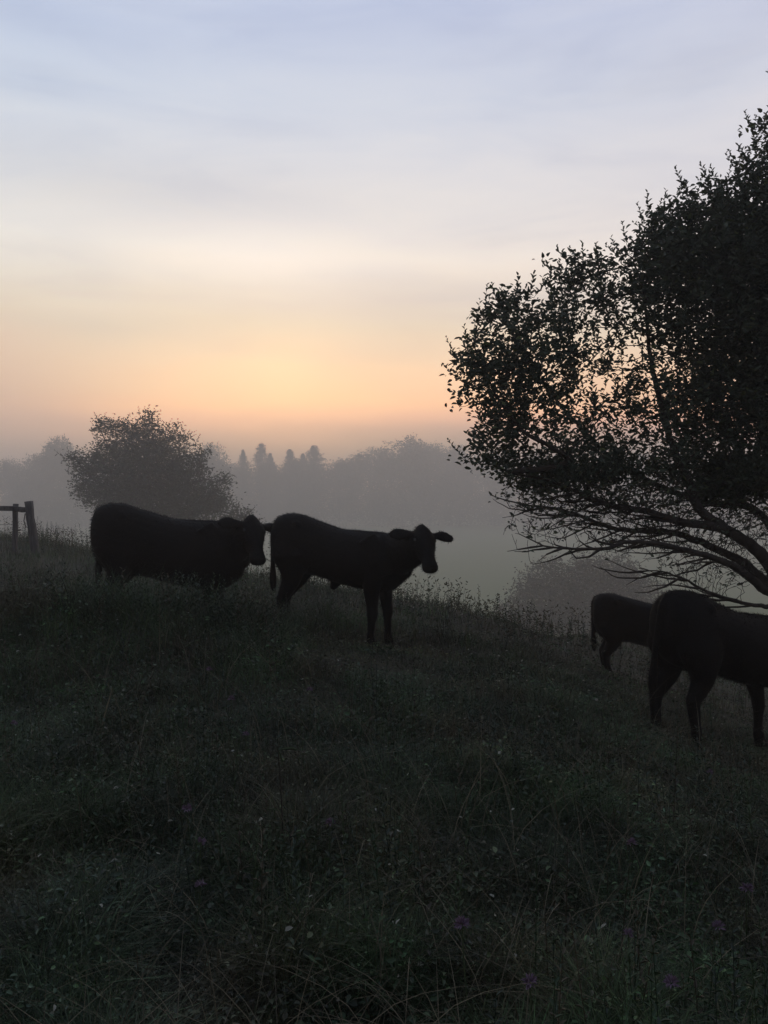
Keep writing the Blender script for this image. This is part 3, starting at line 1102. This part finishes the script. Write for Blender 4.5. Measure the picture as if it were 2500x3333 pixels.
FAR = [
    ('d', 1310, 1416, 215, 230, 'tallest domed tree of the far wood, between the centre cow and the apple tree', 0),
    ('d', 1215, 1450, 222, 190, 'rounded tree forming the left shoulder of the tallest domed tree', 1),
    ('d', 1400, 1434, 225, 200, 'rounded tree forming the right shoulder of the tallest domed tree', 2),
    ('d', 195, 1412, 180, 150, 'tall misty broadleaf tree just left of the dark hawthorn', 1),
    ('d', 120, 1468, 190, 150, 'lower misty tree between the fence post and the tall misty tree', 3),
    ('d', 50, 1490, 200, 130, 'misty broadleaf tree above the fence post at the left', 2),
    ('c', 792, 1468, 205, 70, 'slim pointed spruce, left one of the pair in the far wood', 0),
    ('c', 852, 1448, 210, 110, 'taller pointed spruce, right one of the pair in the far wood', 1),
    ('d', 700, 1432, 185, 130, 'misty tree whose top shows right beside the hawthorn crown', 3),
    ('c', 944, 1466, 215, 105, 'ragged spruce midway between the spruce pair and the domed tree', 2),
    ('c', 1022, 1454, 215, 130, 'broad ragged spruce left of the domed tree', 3),
    ('c', 985, 1480, 212, 70, 'small spruce squeezed between the ragged spruce and the broad one', 0),
    ('c', 880, 1478, 214, 75, 'small spruce at the right foot of the taller spruce', 2),
    ('d', 985, 1486, 220, 170, 'low misty broadleaf tree in front of the ragged spruces', 1),
    ('d', 1105, 1486, 222, 170, 'low misty tree at the left foot of the domed trees', 2),
    ('d', 1495, 1440, 225, 190, 'flat topped misty tree touching the apple tree leaves', 3),
    ('d', 895, 1503, 225, 170, 'hazy low tree right behind the taller spruce', 0),
    ('d', 775, 1500, 225, 190, 'hazy low tree behind the slim spruce', 2),
    ('d', 620, 1468, 225, 200, 'hazy tree mostly hidden behind the hawthorn crown', 2),
    ('d', 420, 1500, 225, 220, 'hazy tree hidden behind the middle of the hawthorn', 0),
    ('d', 280, 1490, 215, 180, 'hazy tree at the left rim of the hawthorn crown', 3),
    ('d', -60, 1490, 200, 160, 'misty tree cut by the left edge of the picture', 1),
    ('d', 1610, 1462, 225, 200, 'misty tree seen through the lowest left apple leaves', 1),
    ('d', 1740, 1470, 225, 200, 'misty tree behind the tips of the bare apple twigs', 0),
    ('d', 1880, 1480, 225, 220, 'misty tree seen through the bare apple twigs', 2),
    ('d', 2040, 1470, 225, 230, 'misty tree behind the middle of the apple crown', 0),
    ('d', 2220, 1480, 225, 230, 'misty tree behind the main apple limbs', 3),
    ('d', 2390, 1490, 225, 230, 'misty tree behind the thickest apple limb', 2),
    ('d', 2540, 1490, 225, 230, 'misty tree behind the apple tree at the right edge', 1),
]
for a in FAR:
    place_far(*a)


# ------------------------------------------------------------------ cattle
def loft(sections, n=20):
    """sections: (centre, u axis scaled, v axis scaled) -> closed tube"""
    V, F = [], []
    an = np.arange(n) * 2 * np.pi / n
    for c, u, v in sections:
        ca, sa = np.cos(an), np.sin(an)
        V.append(np.array(c) + ca[:, None] * np.array(u) + sa[:, None] * np.array(v))
    m = len(sections)
    V = np.concatenate(V)
    for i in range(m - 1):
        for q in range(n):
            q2 = (q + 1) % n
            F.append((i * n + q, i * n + q2, (i + 1) * n + q2, (i + 1) * n + q))
    V = np.concatenate([V, [np.array(sections[0][0]), np.array(sections[-1][0])]])
    T = []
    for q in range(n):
        q2 = (q + 1) % n
        T.append((m * n, q2, q))
        T.append((m * n + 1, (m - 1) * n + q, (m - 1) * n + q2))
    return V, np.array(F), np.array(T)


def limb_tube(pts, n=16, grow=0.004):
    """pts: (x, y, z, radius along x, radius along y)"""
    P = np.array([p[:3] for p in pts], float)
    sec = []
    for i in range(len(P)):
        a, b = P[max(i - 1, 0)], P[min(i + 1, len(P) - 1)]
        d = (b - a) / np.linalg.norm(b - a)
        fw = np.array((1.0, 0, 0))
        u = fw - d * fw.dot(d)
        if np.linalg.norm(u) < 0.2:
            u = np.array((0, 0, 1.0)) - d * d[2]
        u /= np.linalg.norm(u)
        v = np.cross(d, u)
        sec.append((P[i], u * (pts[i][3] + grow), v * (pts[i][4] + grow)))
    return loft(sec, n)


def subdiv_sections(rows, k_=4):
    """smooth interpolation of numeric rows"""
    A = np.array(rows, float)
    ext = np.vstack([2 * A[0] - A[1], A, 2 * A[-1] - A[-2]])
    o = []
    for i in range(1, len(ext) - 2):
        for q in range(k_):
            t = q / k_
            p0, p1, p2, p3 = ext[i - 1:i + 3]
            o.append(0.5 * (2 * p1 + (p2 - p0) * t + (2 * p0 - 5 * p1 + 4 * p2 - p3) * t * t + (3 * p1 - p0 - 3 * p2 + p3) * t ** 3))
    o.append(A[-1])
    return o


TORSO = [  # x, top z, bottom z, half width
    (-0.72, 1.03, 0.84, 0.09), (-0.70, 1.11, 0.74, 0.16), (-0.63, 1.155, 0.62, 0.21), (-0.52, 1.17, 0.565, 0.235), (-0.40, 1.155, 0.55, 0.24),
    (-0.24, 1.105, 0.55, 0.24), (-0.04, 1.055, 0.505, 0.265), (0.18, 1.035, 0.47, 0.268), (0.36, 1.035, 0.455, 0.245), (0.48, 1.04, 0.465, 0.22),
    (0.58, 1.03, 0.52, 0.18), (0.66, 1.01, 0.60, 0.12)]


def build_cow(name, label, scale, poll, head_yaw, head_pitch, legs, ear=0.0, seed=1, sheath=False, neck_bot=0.30, tail_out=0.0, hair_n=22000, bulk=1.0, head_roll=0.0, drop=0.0):
    """body in its own frame: +X forward, +Z up, origin on the ground under the middle of the trunk"""
    r_ = np.random.default_rng(seed)
    VV, FF, TT, off = [], [], [], 0

    def add_(g):
        nonlocal off
        v, f, t = g
        VV.append(v)
        FF.append(f + off)
        TT.append(t + off)
        off += len(v)

    sec = []
    for x_, zt, zb, w in subdiv_sections(TORSO, 3):
        zb = 0.5 * (zt + zb) + (zb - 0.5 * (zt + zb)) * 1.0
        zb = zt - (zt - zb) * bulk
        sec.append(((x_, 0, (zt + zb) / 2), (0, w * bulk, 0), (0, 0, (zt - zb) / 2)))
    add_(loft(sec, 24))
    # spine ridge, hip points and brisket
    add_(limb_tube([(-0.62, 0, 1.08, .05, .06), (-0.42, 0, 1.10, .05, .06), (0.0, 0, 1.0, .045, .05), (0.4, 0, 1.0, .045, .05), (0.55, 0, 0.98, .05, .05)]))
    for s in (-1, 1):
        add_(limb_tube([(-0.48, s * .08, 1.07, .06, .06), (-0.42, s * .15, 1.05, .05, .05), (-0.40, s * .185, 1.03, .03, .03)]))
        add_(limb_tube([(0.30, s * .14, 0.98, .10, .06), (0.46, s * .17, 0.78, .13, .075), (0.50, s * .15, 0.66, .10, .07)]))
    add_(limb_tube([(0.30, 0, 0.60, .10, .14), (0.50, 0, 0.62, .13, .13), (0.62, 0, 0.72, .11, .12), (0.66, 0, 0.86, .08, .12)]))
    if sheath:
        add_(limb_tube([(-0.02, 0, 0.57, .06, .05), (-0.06, 0, 0.505, .045, .035), (-0.08, 0, 0.455, .025, .022)]))
    # head frame
    hy, hp = R(head_yaw), R(head_pitch)
    f = np.array((math.cos(hp) * math.cos(hy), math.cos(hp) * math.sin(hy), math.sin(hp)))
    sd = np.array((-math.sin(hy), math.cos(hy), 0.0))
    nrm = np.cross(f, sd)                                  # dorsal side of the face
    if head_roll:
        c_, s_ = math.cos(R(head_roll)), math.sin(R(head_roll))
        sd, nrm = sd * c_ + nrm * s_, nrm * c_ - sd * s_
    poll = np.array(poll, float)
    # neck: from the shoulders to behind the poll
    nb = poll + f * 0.16 - nrm * 0.10
    c0 = np.array((0.34, 0, 0.78))
    c3 = nb
    c1 = c0 + np.array((0.30, 0, 0.05))
    c2 = c3 + np.array((-0.17, 0, 0.0))
    sec = []
    for t in np.linspace(0, 1, 10):
        c = (1 - t) ** 3 * c0 + 3 * (1 - t) ** 2 * t * c1 + 3 * (1 - t) * t * t * c2 + t ** 3 * c3
        rv = 0.225 * (1 - t) ** 0.8 + 0.135 * t
        rw = 0.18 * (1 - t) + 0.10 * t
        d = 3 * (1 - t) ** 2 * (c1 - c0) + 6 * (1 - t) * t * (c2 - c1) + 3 * t * t * (c3 - c2)
        d /= np.linalg.norm(d) + 1e-9
        lat = np.cross((0, 0, 1.0), d)
        lat /= np.linalg.norm(lat) + 1e-9
        v = np.cross(d, lat)
        sec.append((c, lat * rw, v * rv))
    add_(loft(sec, 20))
    head = [(-0.05, .026, .035, -.030), (-0.02, .052, .055, -.036), (0.02, .076, .08, -.045), (0.06, .094, .098, -.055), (0.12, .112, .112, -.062), (0.20, .096, .108, -.060),
            (0.28, .068, .088, -.050), (0.35, .060, .068, -.040), (0.40, .069, .064, -.038), (0.44, .071, .060, -.038), (0.462, .060, .046, -.038)]
    sec = []
    for t, w, hh, cn in subdiv_sections(head, 3):
        sec.append((poll + f * t + nrm * cn, sd * w * 1.05, nrm * hh * 1.02))
    add_(loft(sec, 20))
    # poll tuft
    add_(limb_tube([tuple(poll + f * 0.02 - nrm * 0.03) + (.05, .05), tuple(poll - f * 0.045 - nrm * 0.02) + (.03, .03)]))
    # ears
    for s in (-1, 1):
        e0 = poll + f * 0.06 + sd * s * 0.085 - nrm * 0.03
        dr = sd * s - nrm * 0.18 + np.array((0, 0, 0.10 + ear))
        dr /= np.linalg.norm(dr)
        wv = np.cross(dr, nrm)
        wv /= np.linalg.norm(wv)
        th = np.cross(dr, wv)
        sec = []
        for t, w, k3 in ((0, .030, .028), (.03, .031, .025), (.075, .055, .020), (.125, .072, .017), (.175, .070, .015), (.215, .048, .012), (.24, .016, .008)):
            dro = np.array((0, 0, -0.12)) * t * t * 3
            sec.append((e0 + dr * t + dro, wv * w, th * k3))
        add_(loft(sec, 14))
    # legs
    leg = lambda pts: limb_tube([(p[0], p[1], p[2] - drop * min(1, max(0, (0.55 - p[2]) / 0.5)), p[3], p[4]) for p in pts])
    for (fx, hx, s) in ((legs[0], 0, 1), (legs[1], 0, -1)):
        y0 = s * .13
        add_(leg([(.43, s * .15, .80, .13, .07), (.40 + fx * .12, s * .155, .64, .105, .078), (.385 + fx * .35, s * .145, .50, .075, .062), (.395 + fx * .6, y0, .39, .055, .048),
                        (.405 + fx * .72, y0, .31, .050, .046), (.40 + fx * .8, y0, .26, .038, .036), (.40 + fx * .9, y0, .16, .031, .031), (.405 + fx * .97, y0, .09, .041, .039),
                        (.42 + fx, y0, .05, .040, .038), (.435 + fx, y0, .022, .055, .048), (.44 + fx, y0, -.005, .062, .052)]))
    for (bx, s) in ((legs[2], 1), (legs[3], -1)):
        y0 = s * .13
        add_(leg([(-.485, s * .13, .92, .19, .09), (-.475 + bx * .08, s * .155, .76, .20, .105), (-.45 + bx * .25, s * .15, .62, .135, .085), (-.475 + bx * .45, s * .14, .51, .088, .062),
                        (-.535 + bx * .62, y0, .42, .068, .048), (-.57 + bx * .68, y0, .365, .056, .042), (-.565 + bx * .75, y0, .30, .045, .038), (-.545 + bx * .85, y0, .19, .037, .034),
                        (-.53 + bx * .95, y0, .10, .044, .041), (-.515 + bx, y0, .055, .042, .040), (-.50 + bx, y0, .022, .056, .050), (-.495 + bx, y0, -.005, .062, .054)]))
    # tail
    to = tail_out
    add_(limb_tube([(-.60, 0, 1.11, .045, .045), (-.68, 0, 1.10, .036, .036), (-.725 - to * .5, 0, 1.03, .028, .026), (-.735 - to, 0, .88, .024, .022), (-.735 - to, 0.01, .70, .022, .020),
                    (-.73 - to, 0.01, .60, .026, .022), (-.725 - to, 0.01, .52, .034, .028), (-.72 - to, 0.01, .44, .032, .028), (-.715 - to, 0.01, .37, .012, .012)]))
    me = bpy.data.meshes.new(name)
    Vc = np.concatenate(VV)
    me.from_pydata(Vc.tolist(), [], [tuple(q) for q in np.concatenate(FF)] + [tuple(q) for q in np.concatenate(TT)])
    me.update()
    tmp = bpy.data.objects.new('tmp', me)
    COL.objects.link(tmp)
    rm = tmp.modifiers.new('r', 'REMESH')
    rm.mode = 'VOXEL'
    rm.voxel_size = 0.0115
    sm = tmp.modifiers.new('s', 'SMOOTH')
    sm.factor = 0.5
    sm.iterations = 10
    dg = bpy.context.evaluated_depsgraph_get()
    body_me = bpy.data.meshes.new_from_object(tmp.evaluated_get(dg))
    bpy.data.objects.remove(tmp)
    nv = len(body_me.vertices)
    bv = np.empty(nv * 3, np.float32)
    body_me.vertices.foreach_get('co', bv)
    bv = bv.reshape(-1, 3)
    bn = np.empty(nv * 3, np.float32)
    body_me.vertex_normals.foreach_get('vector', bn)
    bn = bn.reshape(-1, 3)
    body_me.polygons.foreach_set('use_smooth', np.ones(len(body_me.polygons), bool))
    body_me.materials.clear()
    body_me.materials.append(M_COAT)
    e = empty(name, (0, 0, 0))
    e.scale = (scale,) * 3
    tag(e, label, 'cow', 'black cattle on the knoll')
    body = bpy.data.objects.new('body', body_me)
    link(body, e)
    # hair: short strands lying back over the hide
    pick = r_.integers(0, nv, hair_n)
    P_ = bv[pick] + r_.normal(0, 0.004, (hair_n, 3))
    D_ = bn[pick] * 0.8 + np.array((-0.7, 0, -0.35)) + r_.normal(0, 0.3, (hair_n, 3))
    D_ /= np.linalg.norm(D_, axis=1, keepdims=True)
    ln = 0.010 + 0.018 * r_.random((hair_n, 1))
    ln *= np.where(bv[pick][:, 2:3] < 0.5, 0.6, 1.0)
    S_ = np.cross(D_, r_.normal(0, 1, (hair_n, 3)))
    S_ /= np.linalg.norm(S_, axis=1, keepdims=True)
    hv = np.stack([P_ - S_ * 0.0016, P_ + S_ * 0.0016, P_ + D_ * ln], 1).reshape(-1, 3)
    hf = np.arange(hair_n * 3).reshape(-1, 3)
    mesh_np('hair', hv, hf, M_HAIR, parent=e)
    # eyes
    for s in (-1, 1):
        bm_v, bm_f = [], []
        c = poll + f * 0.135 + sd * s * 0.094 - nrm * 0.012
        an = np.arange(10) * 2 * np.pi / 10
        secs = []
        for ph in np.linspace(-1.4, 1.4, 7):
            secs.append((c + sd * s * math.sin(ph) * 0.018, f * math.cos(ph) * 0.019, nrm * math.cos(ph) * 0.017))
        v, ff, tt = loft(secs, 12)
        mesh_np('eye', v, [ff, tt], M_EYE, smooth=True, parent=e)
    return e


def stand(e, hind, fore, scale, sink=0.0, tilt=0.75, hx=-0.50, fx=0.43):
    """put the cow so that its hind feet are at hind and its fore feet at fore (x, y on the ground)"""
    h_ = np.array((*hind, float(gz(*hind))))
    f_ = np.array((*fore, float(gz(*fore))))
    yaw = math.atan2(f_[1] - h_[1], f_[0] - h_[0])
    pitch = math.atan2(f_[2] - h_[2], math.hypot(f_[0] - h_[0], f_[1] - h_[1]))
    t = (0 - hx) / (fx - hx)
    o = h_ + (f_ - h_) * t
    e.location = (o[0], o[1], o[2] - sink)
    e.rotation_euler = (0, -pitch * tilt, yaw)
    return yaw


def feet(hpx, hd, yaw_deg, scale, px_is='hind'):
    h_ = at(hpx, 1900, hd)[:2]
    L_ = 0.93 * scale
    return tuple(h_), (h_[0] + L_ * math.cos(R(yaw_deg)), h_[1] + L_ * math.sin(R(yaw_deg)))


# left cow: broadside, deep in the growth, head turned to the camera
c1 = build_cow('cow', 'stocky black cow standing belly deep in weeds at left, head turned to the camera', 1.13, (0.745, -0.13, 1.085), -66, -50, (0.02, -0.03, 0.0, 0.03), ear=0.06, seed=1, bulk=1.08, head_roll=-9, tail_out=-0.05)
stand(c1, *feet(374, 8.6, 0, 1.13), 1.13, 0.04)
# centre cow: slimmer, long legs in view
c2 = build_cow('cow', 'slim black young cow in the centre with both ears out, front legs in full view', 1.03, (0.85, -0.14, 1.12), -54, -46, (0.075, -0.01, -0.10, 0.02), ear=0.05, seed=2, sheath=True, tail_out=0.01, bulk=0.96, head_roll=-3, drop=0.09)
stand(c2, *feet(948, 8.45, -20, 1.03), 1.03, -0.015, 0.45)
# right cow, nearest
c4 = build_cow('cow', 'nearest black cow at the right edge, walking out of the picture under the branches', 1.14, (0.98, -0.02, 1.02), -6, -40, (0.12, 0.0, 0.0, 0.17), seed=4, bulk=0.95)
stand(c4, *feet(2183, 6.95, 23, 1.14), 1.14, 0.0, 0.4)
# the cow behind it
c3 = build_cow('cow', 'black cow half hidden behind the nearest cow at the right, only its rump clear', 0.92, (1.02, 0.0, 0.86), 4, -55, (0.21, 0.15, -0.02, 0.03), seed=3, tail_out=-0.02, bulk=1.05)
stand(c3, *feet(1985, 10.2, -14, 0.92), 0.92, 0.0, 0.0)

# ------------------------------------------------------------------ fence at the left
FD = 18.0


def rough_beam(p, q, w, t, name, parent, mat=M_WOOD, seed=0, seg=9, org=None):
    """a weathered square beam from p to q with slightly uneven faces"""
    r_ = np.random.default_rng(seed)
    p, q = np.array(p, float), np.array(q, float)
    d = (q - p) / np.linalg.norm(q - p)
    s = np.cross(d, (0, 1.0, 0))
    if np.linalg.norm(s) < 0.1:
        s = np.array((1.0, 0, 0))
    s /= np.linalg.norm(s)
    u = np.cross(s, d)
    secs = []
    for i in range(seg):
        c = p + (q - p) * i / (seg - 1) + r_.normal(0, w * 0.03, 3)
        k_ = 1 + r_.normal(0, 0.03)
        secs.append((c, s, u, k_))
    V, F, T = [], [], []
    cs = [(-1, -.8), (-.8, -1), (.8, -1), (1, -.8), (1, .8), (.8, 1), (-.8, 1), (-1, .8)]
    for c, s_, u_, k_ in secs:
        for a, b in cs:
            V.append(c + s_ * a * w / 2 * k_ + u_ * b * t / 2 * k_)
    n = 8
    for i in range(seg - 1):
        for k1 in range(n):
            k2 = (k1 + 1) % n
            F.append((i * n + k1, i * n + k2, (i + 1) * n + k2, (i + 1) * n + k1))
    V += [p, q]
    for k1 in range(n):
        k2 = (k1 + 1) % n
        T.append((seg * n, k2, k1))
        T.append((seg * n + 1, (seg - 1) * n + k1, (seg - 1) * n + k2))
    V = np.array(V) - (org if org is not None else 0)
    return mesh_np(name, V, [np.array(F), np.array(T)], mat, parent=parent)


fb = at(110, 1800, FD)
fb[2] = float(gz(fb[0], fb[1]))
fence = empty('fence', fb)
tag(fence, 'weathered wooden fence with leaning corner post and top rail at the left edge', 'fence')


def down(px_b, py_b, d):
    p = at(px_b, py_b, d)
    p[2] = float(gz(p[0], p[1])) - 0.25
    return p


p0 = down(122, 1830, FD)
rough_beam(p0, at(93, 1632, FD), 0.145, 0.14, 'post', fence, seed=1, org=fb)
p1 = down(47, 1830, FD + .12)
rough_beam(p1, at(51, 1640, FD + .12), 0.095, 0.09, 'post', fence, seed=2, org=fb)
rough_beam(at(86, 1659, FD + 0.0), at(52, 1657, FD + 0.04), 0.115, 0.09, 'rail', fence, seed=3, org=fb, seg=4)
rough_beam(at(50, 1656, FD + 0.02), at(-420, 1640, FD + .35), 0.105, 0.08, 'rail', fence, seed=4, org=fb)
p2 = down(-330, 1830, FD + .42)
rough_beam(p2, at(-326, 1625, FD + .42), 0.13, 0.12, 'post', fence, seed=5, org=fb)
rough_beam(at(56, 1726, FD + .05), at(68, 1725, FD), 0.03, 0.03, 'bracket', fence, M_WIRE, seed=6, seg=3, org=fb)


def wire(pts, r0, name, parent, org, mat=M_WIRE):
    pl = np.array(polyline(pts, 0.12))
    pr = np.arange(len(pl)) - 1
    v, f = tubes(pl, pr, np.full(len(pl), r0), 5)
    return mesh_np(name, v - org, f, mat, parent=parent)


wire([at(82, 1672, FD - .08), at(78, 1695, FD - .1), at(84, 1714, FD - .1)], 0.012, 'loose_wire', fence, fb)
wire([at(45, 1706, FD + .07), at(-120, 1712, FD + .2), at(-326, 1704, FD + .36)], 0.005, 'strand_wire', fence, fb)
wire([at(45, 1748, FD + .07), at(-120, 1752, FD + .2), at(-326, 1745, FD + .36)], 0.005, 'strand_wire', fence, fb)

# ------------------------------------------------------------------ single stalks and flowers of the meadow
FLOWERS = [(753, 2277, 'pale mauve meadow flower below the left cow'), (799, 2390, 'pinkish meadow flower left of the tall dead stalk'), (609, 2634, 'mauve meadow flower low in the dark grass at centre left'),
           (654, 2742, 'small mauve flower just below another one at centre left'), (653, 2881, 'single mauve flower over the darkest grass'), (45, 2357, 'mauve flower by the left edge of the picture'),
           (2310, 2514, 'bright pink flower in front of the nearest cow'), (2056, 2745, 'mauve flower in the grass below the right cows'), (1504, 3009, 'mauve flower among arching blades near the bottom centre'),
           (2046, 3042, 'faint mauve flower beside a brown patch, bottom right'), (2340, 3019, 'mauve flower at lower right near the edge'), (1725, 3200, 'flat pink flower low at the bottom of the picture'),
           (2186, 3201, 'mauve flower lowest at the bottom right'), (2431, 2893, 'faint mauve flower by the right edge'), (682, 2181, 'pale flower nearest to the left cow'),
           (1009, 2247, 'pink flower below the legs of the centre cow'), (1075, 2680, 'mauve flower right of the tall dead stalk')]
for i, (px, py, lab) in enumerate(FLOWERS):
    hh = 0.22 + 0.1 * random.random()
    p, d = ground_hit(px, py, hh)
    b = np.array((p[0], p[1], float(gz(p[0], p[1]))))
    e = empty('meadow_flower', b)
    tag(e, lab, 'flower', 'mauve flowers in the meadow')
    ln = np.array((random.uniform(-.04, .04), random.uniform(-.04, .04), 0))
    top = p - b
    pl = np.array(polyline([np.array((0, 0, -0.02)) - ln, top * 0.5 - ln * 0.3, top], 0.05))
    v, f = tubes(pl, np.arange(len(pl)) - 1, np.linspace(0.003, 0.002, len(pl)), 5)
    mesh_np('stem', v, f, M_STEM, parent=e)
    npet = 34
    D_ = rand_dirs(npet, -0.15, 1.0)
    s_ = random.uniform(0.8, 1.15)
    v, f = kites(np.tile(top, (npet, 1)) + D_ * 0.004, D_, rand_dirs(npet, 0.2, 1), 0.021 * s_, 0.006 * s_)
    mesh_np('flower_head', v, f, M_PETAL, parent=e)


def stalk(name, label, pts, r0, mat, leaves=()):
    b = np.array(pts[0])
    pl = np.array(polyline(pts, 0.04))
    v, f = tubes(pl, np.arange(len(pl)) - 1, np.linspace(r0, r0 * 0.45, len(pl)), 6)
    e = empty(name, b)
    tag(e, label, 'stalk')
    mesh_np('stem', v - b, f, mat, parent=e)
    for l in leaves:
        v, f = kites(np.array([l[0]]) - b, np.array([l[1]], float), np.array([(0.1, -0.3, 1.0)]), l[2], l[2] * 0.16)
        mesh_np('leaf', v, f, M_STEM, parent=e)
    return e


pb, db = ground_hit(925, 2860)
pb[2] = float(gz(pb[0], pb[1])) - 0.02
t1, t2, t3 = at(918, 2640, db), at(905, 2440, db - 0.05), at(922, 2426, db - 0.05)
stalk('dead_stalk', 'tall dark dead stalk with a bent pale top in the middle of the meadow', [pb, t1, t2], 0.0042, M_BROWNSTEM,
      [(t2, (1.0, -0.1, 0.12), 0.09), (t2, (0.35, -0.1, -1.0), 0.07), (t1, (-1, 0, .2), .06)])
pb, db = ground_hit(318, 2430)
pb[2] = float(gz(pb[0], pb[1])) - 0.02
stalk('dead_stalk', 'pale straight dry stalk leaning right below the left cow', [pb, at(335, 2350, db), at(366, 2238, db)], 0.006, M_STRAW)
pb, db = ground_hit(122, 2850)
pb[2] = float(gz(pb[0], pb[1])) - 0.02
stalk('green_stem', 'short pale green stem sticking up at the lower left', [pb, at(118, 2810, db), at(114, 2776, db)], 0.0065, M_STRAW)

# ------------------------------------------------------------------ haze
def haze_box():
    x0, x1, y0, y1, z0, z1 = -560, 560, -70, 790, FLOOR - 1.2, HAZE_TOP
    v = [(x, y, z) for z in (z0, z1) for y in (y0, y1) for x in (x0, x1)]
    f = [(0, 2, 3, 1), (4, 5, 7, 6), (0, 1, 5, 4), (2, 6, 7, 3), (0, 4, 6, 2), (1, 3, 7, 5)]
    me = bpy.data.meshes.new('haze')
    me.from_pydata(v, [], f)
    me.update()
    m, t = new_mat('morning mist')
    o = t.nodes.new('ShaderNodeOutputMaterial')
    pv = t.nodes.new('ShaderNodeVolumePrincipled')
    pv.inputs['Color'].default_value = (0.96, 0.92, 0.88, 1)
    pv.inputs['Density'].default_value = HAZE_DENSITY
    pv.inputs['Anisotropy'].default_value = 0.45
    t.links.new(pv.outputs[0], o.inputs['Volume'])
    me.materials.append(m)
    ob = bpy.data.objects.new('haze', me)
    link(ob)
    tag(ob, kind='stuff')


haze_box()
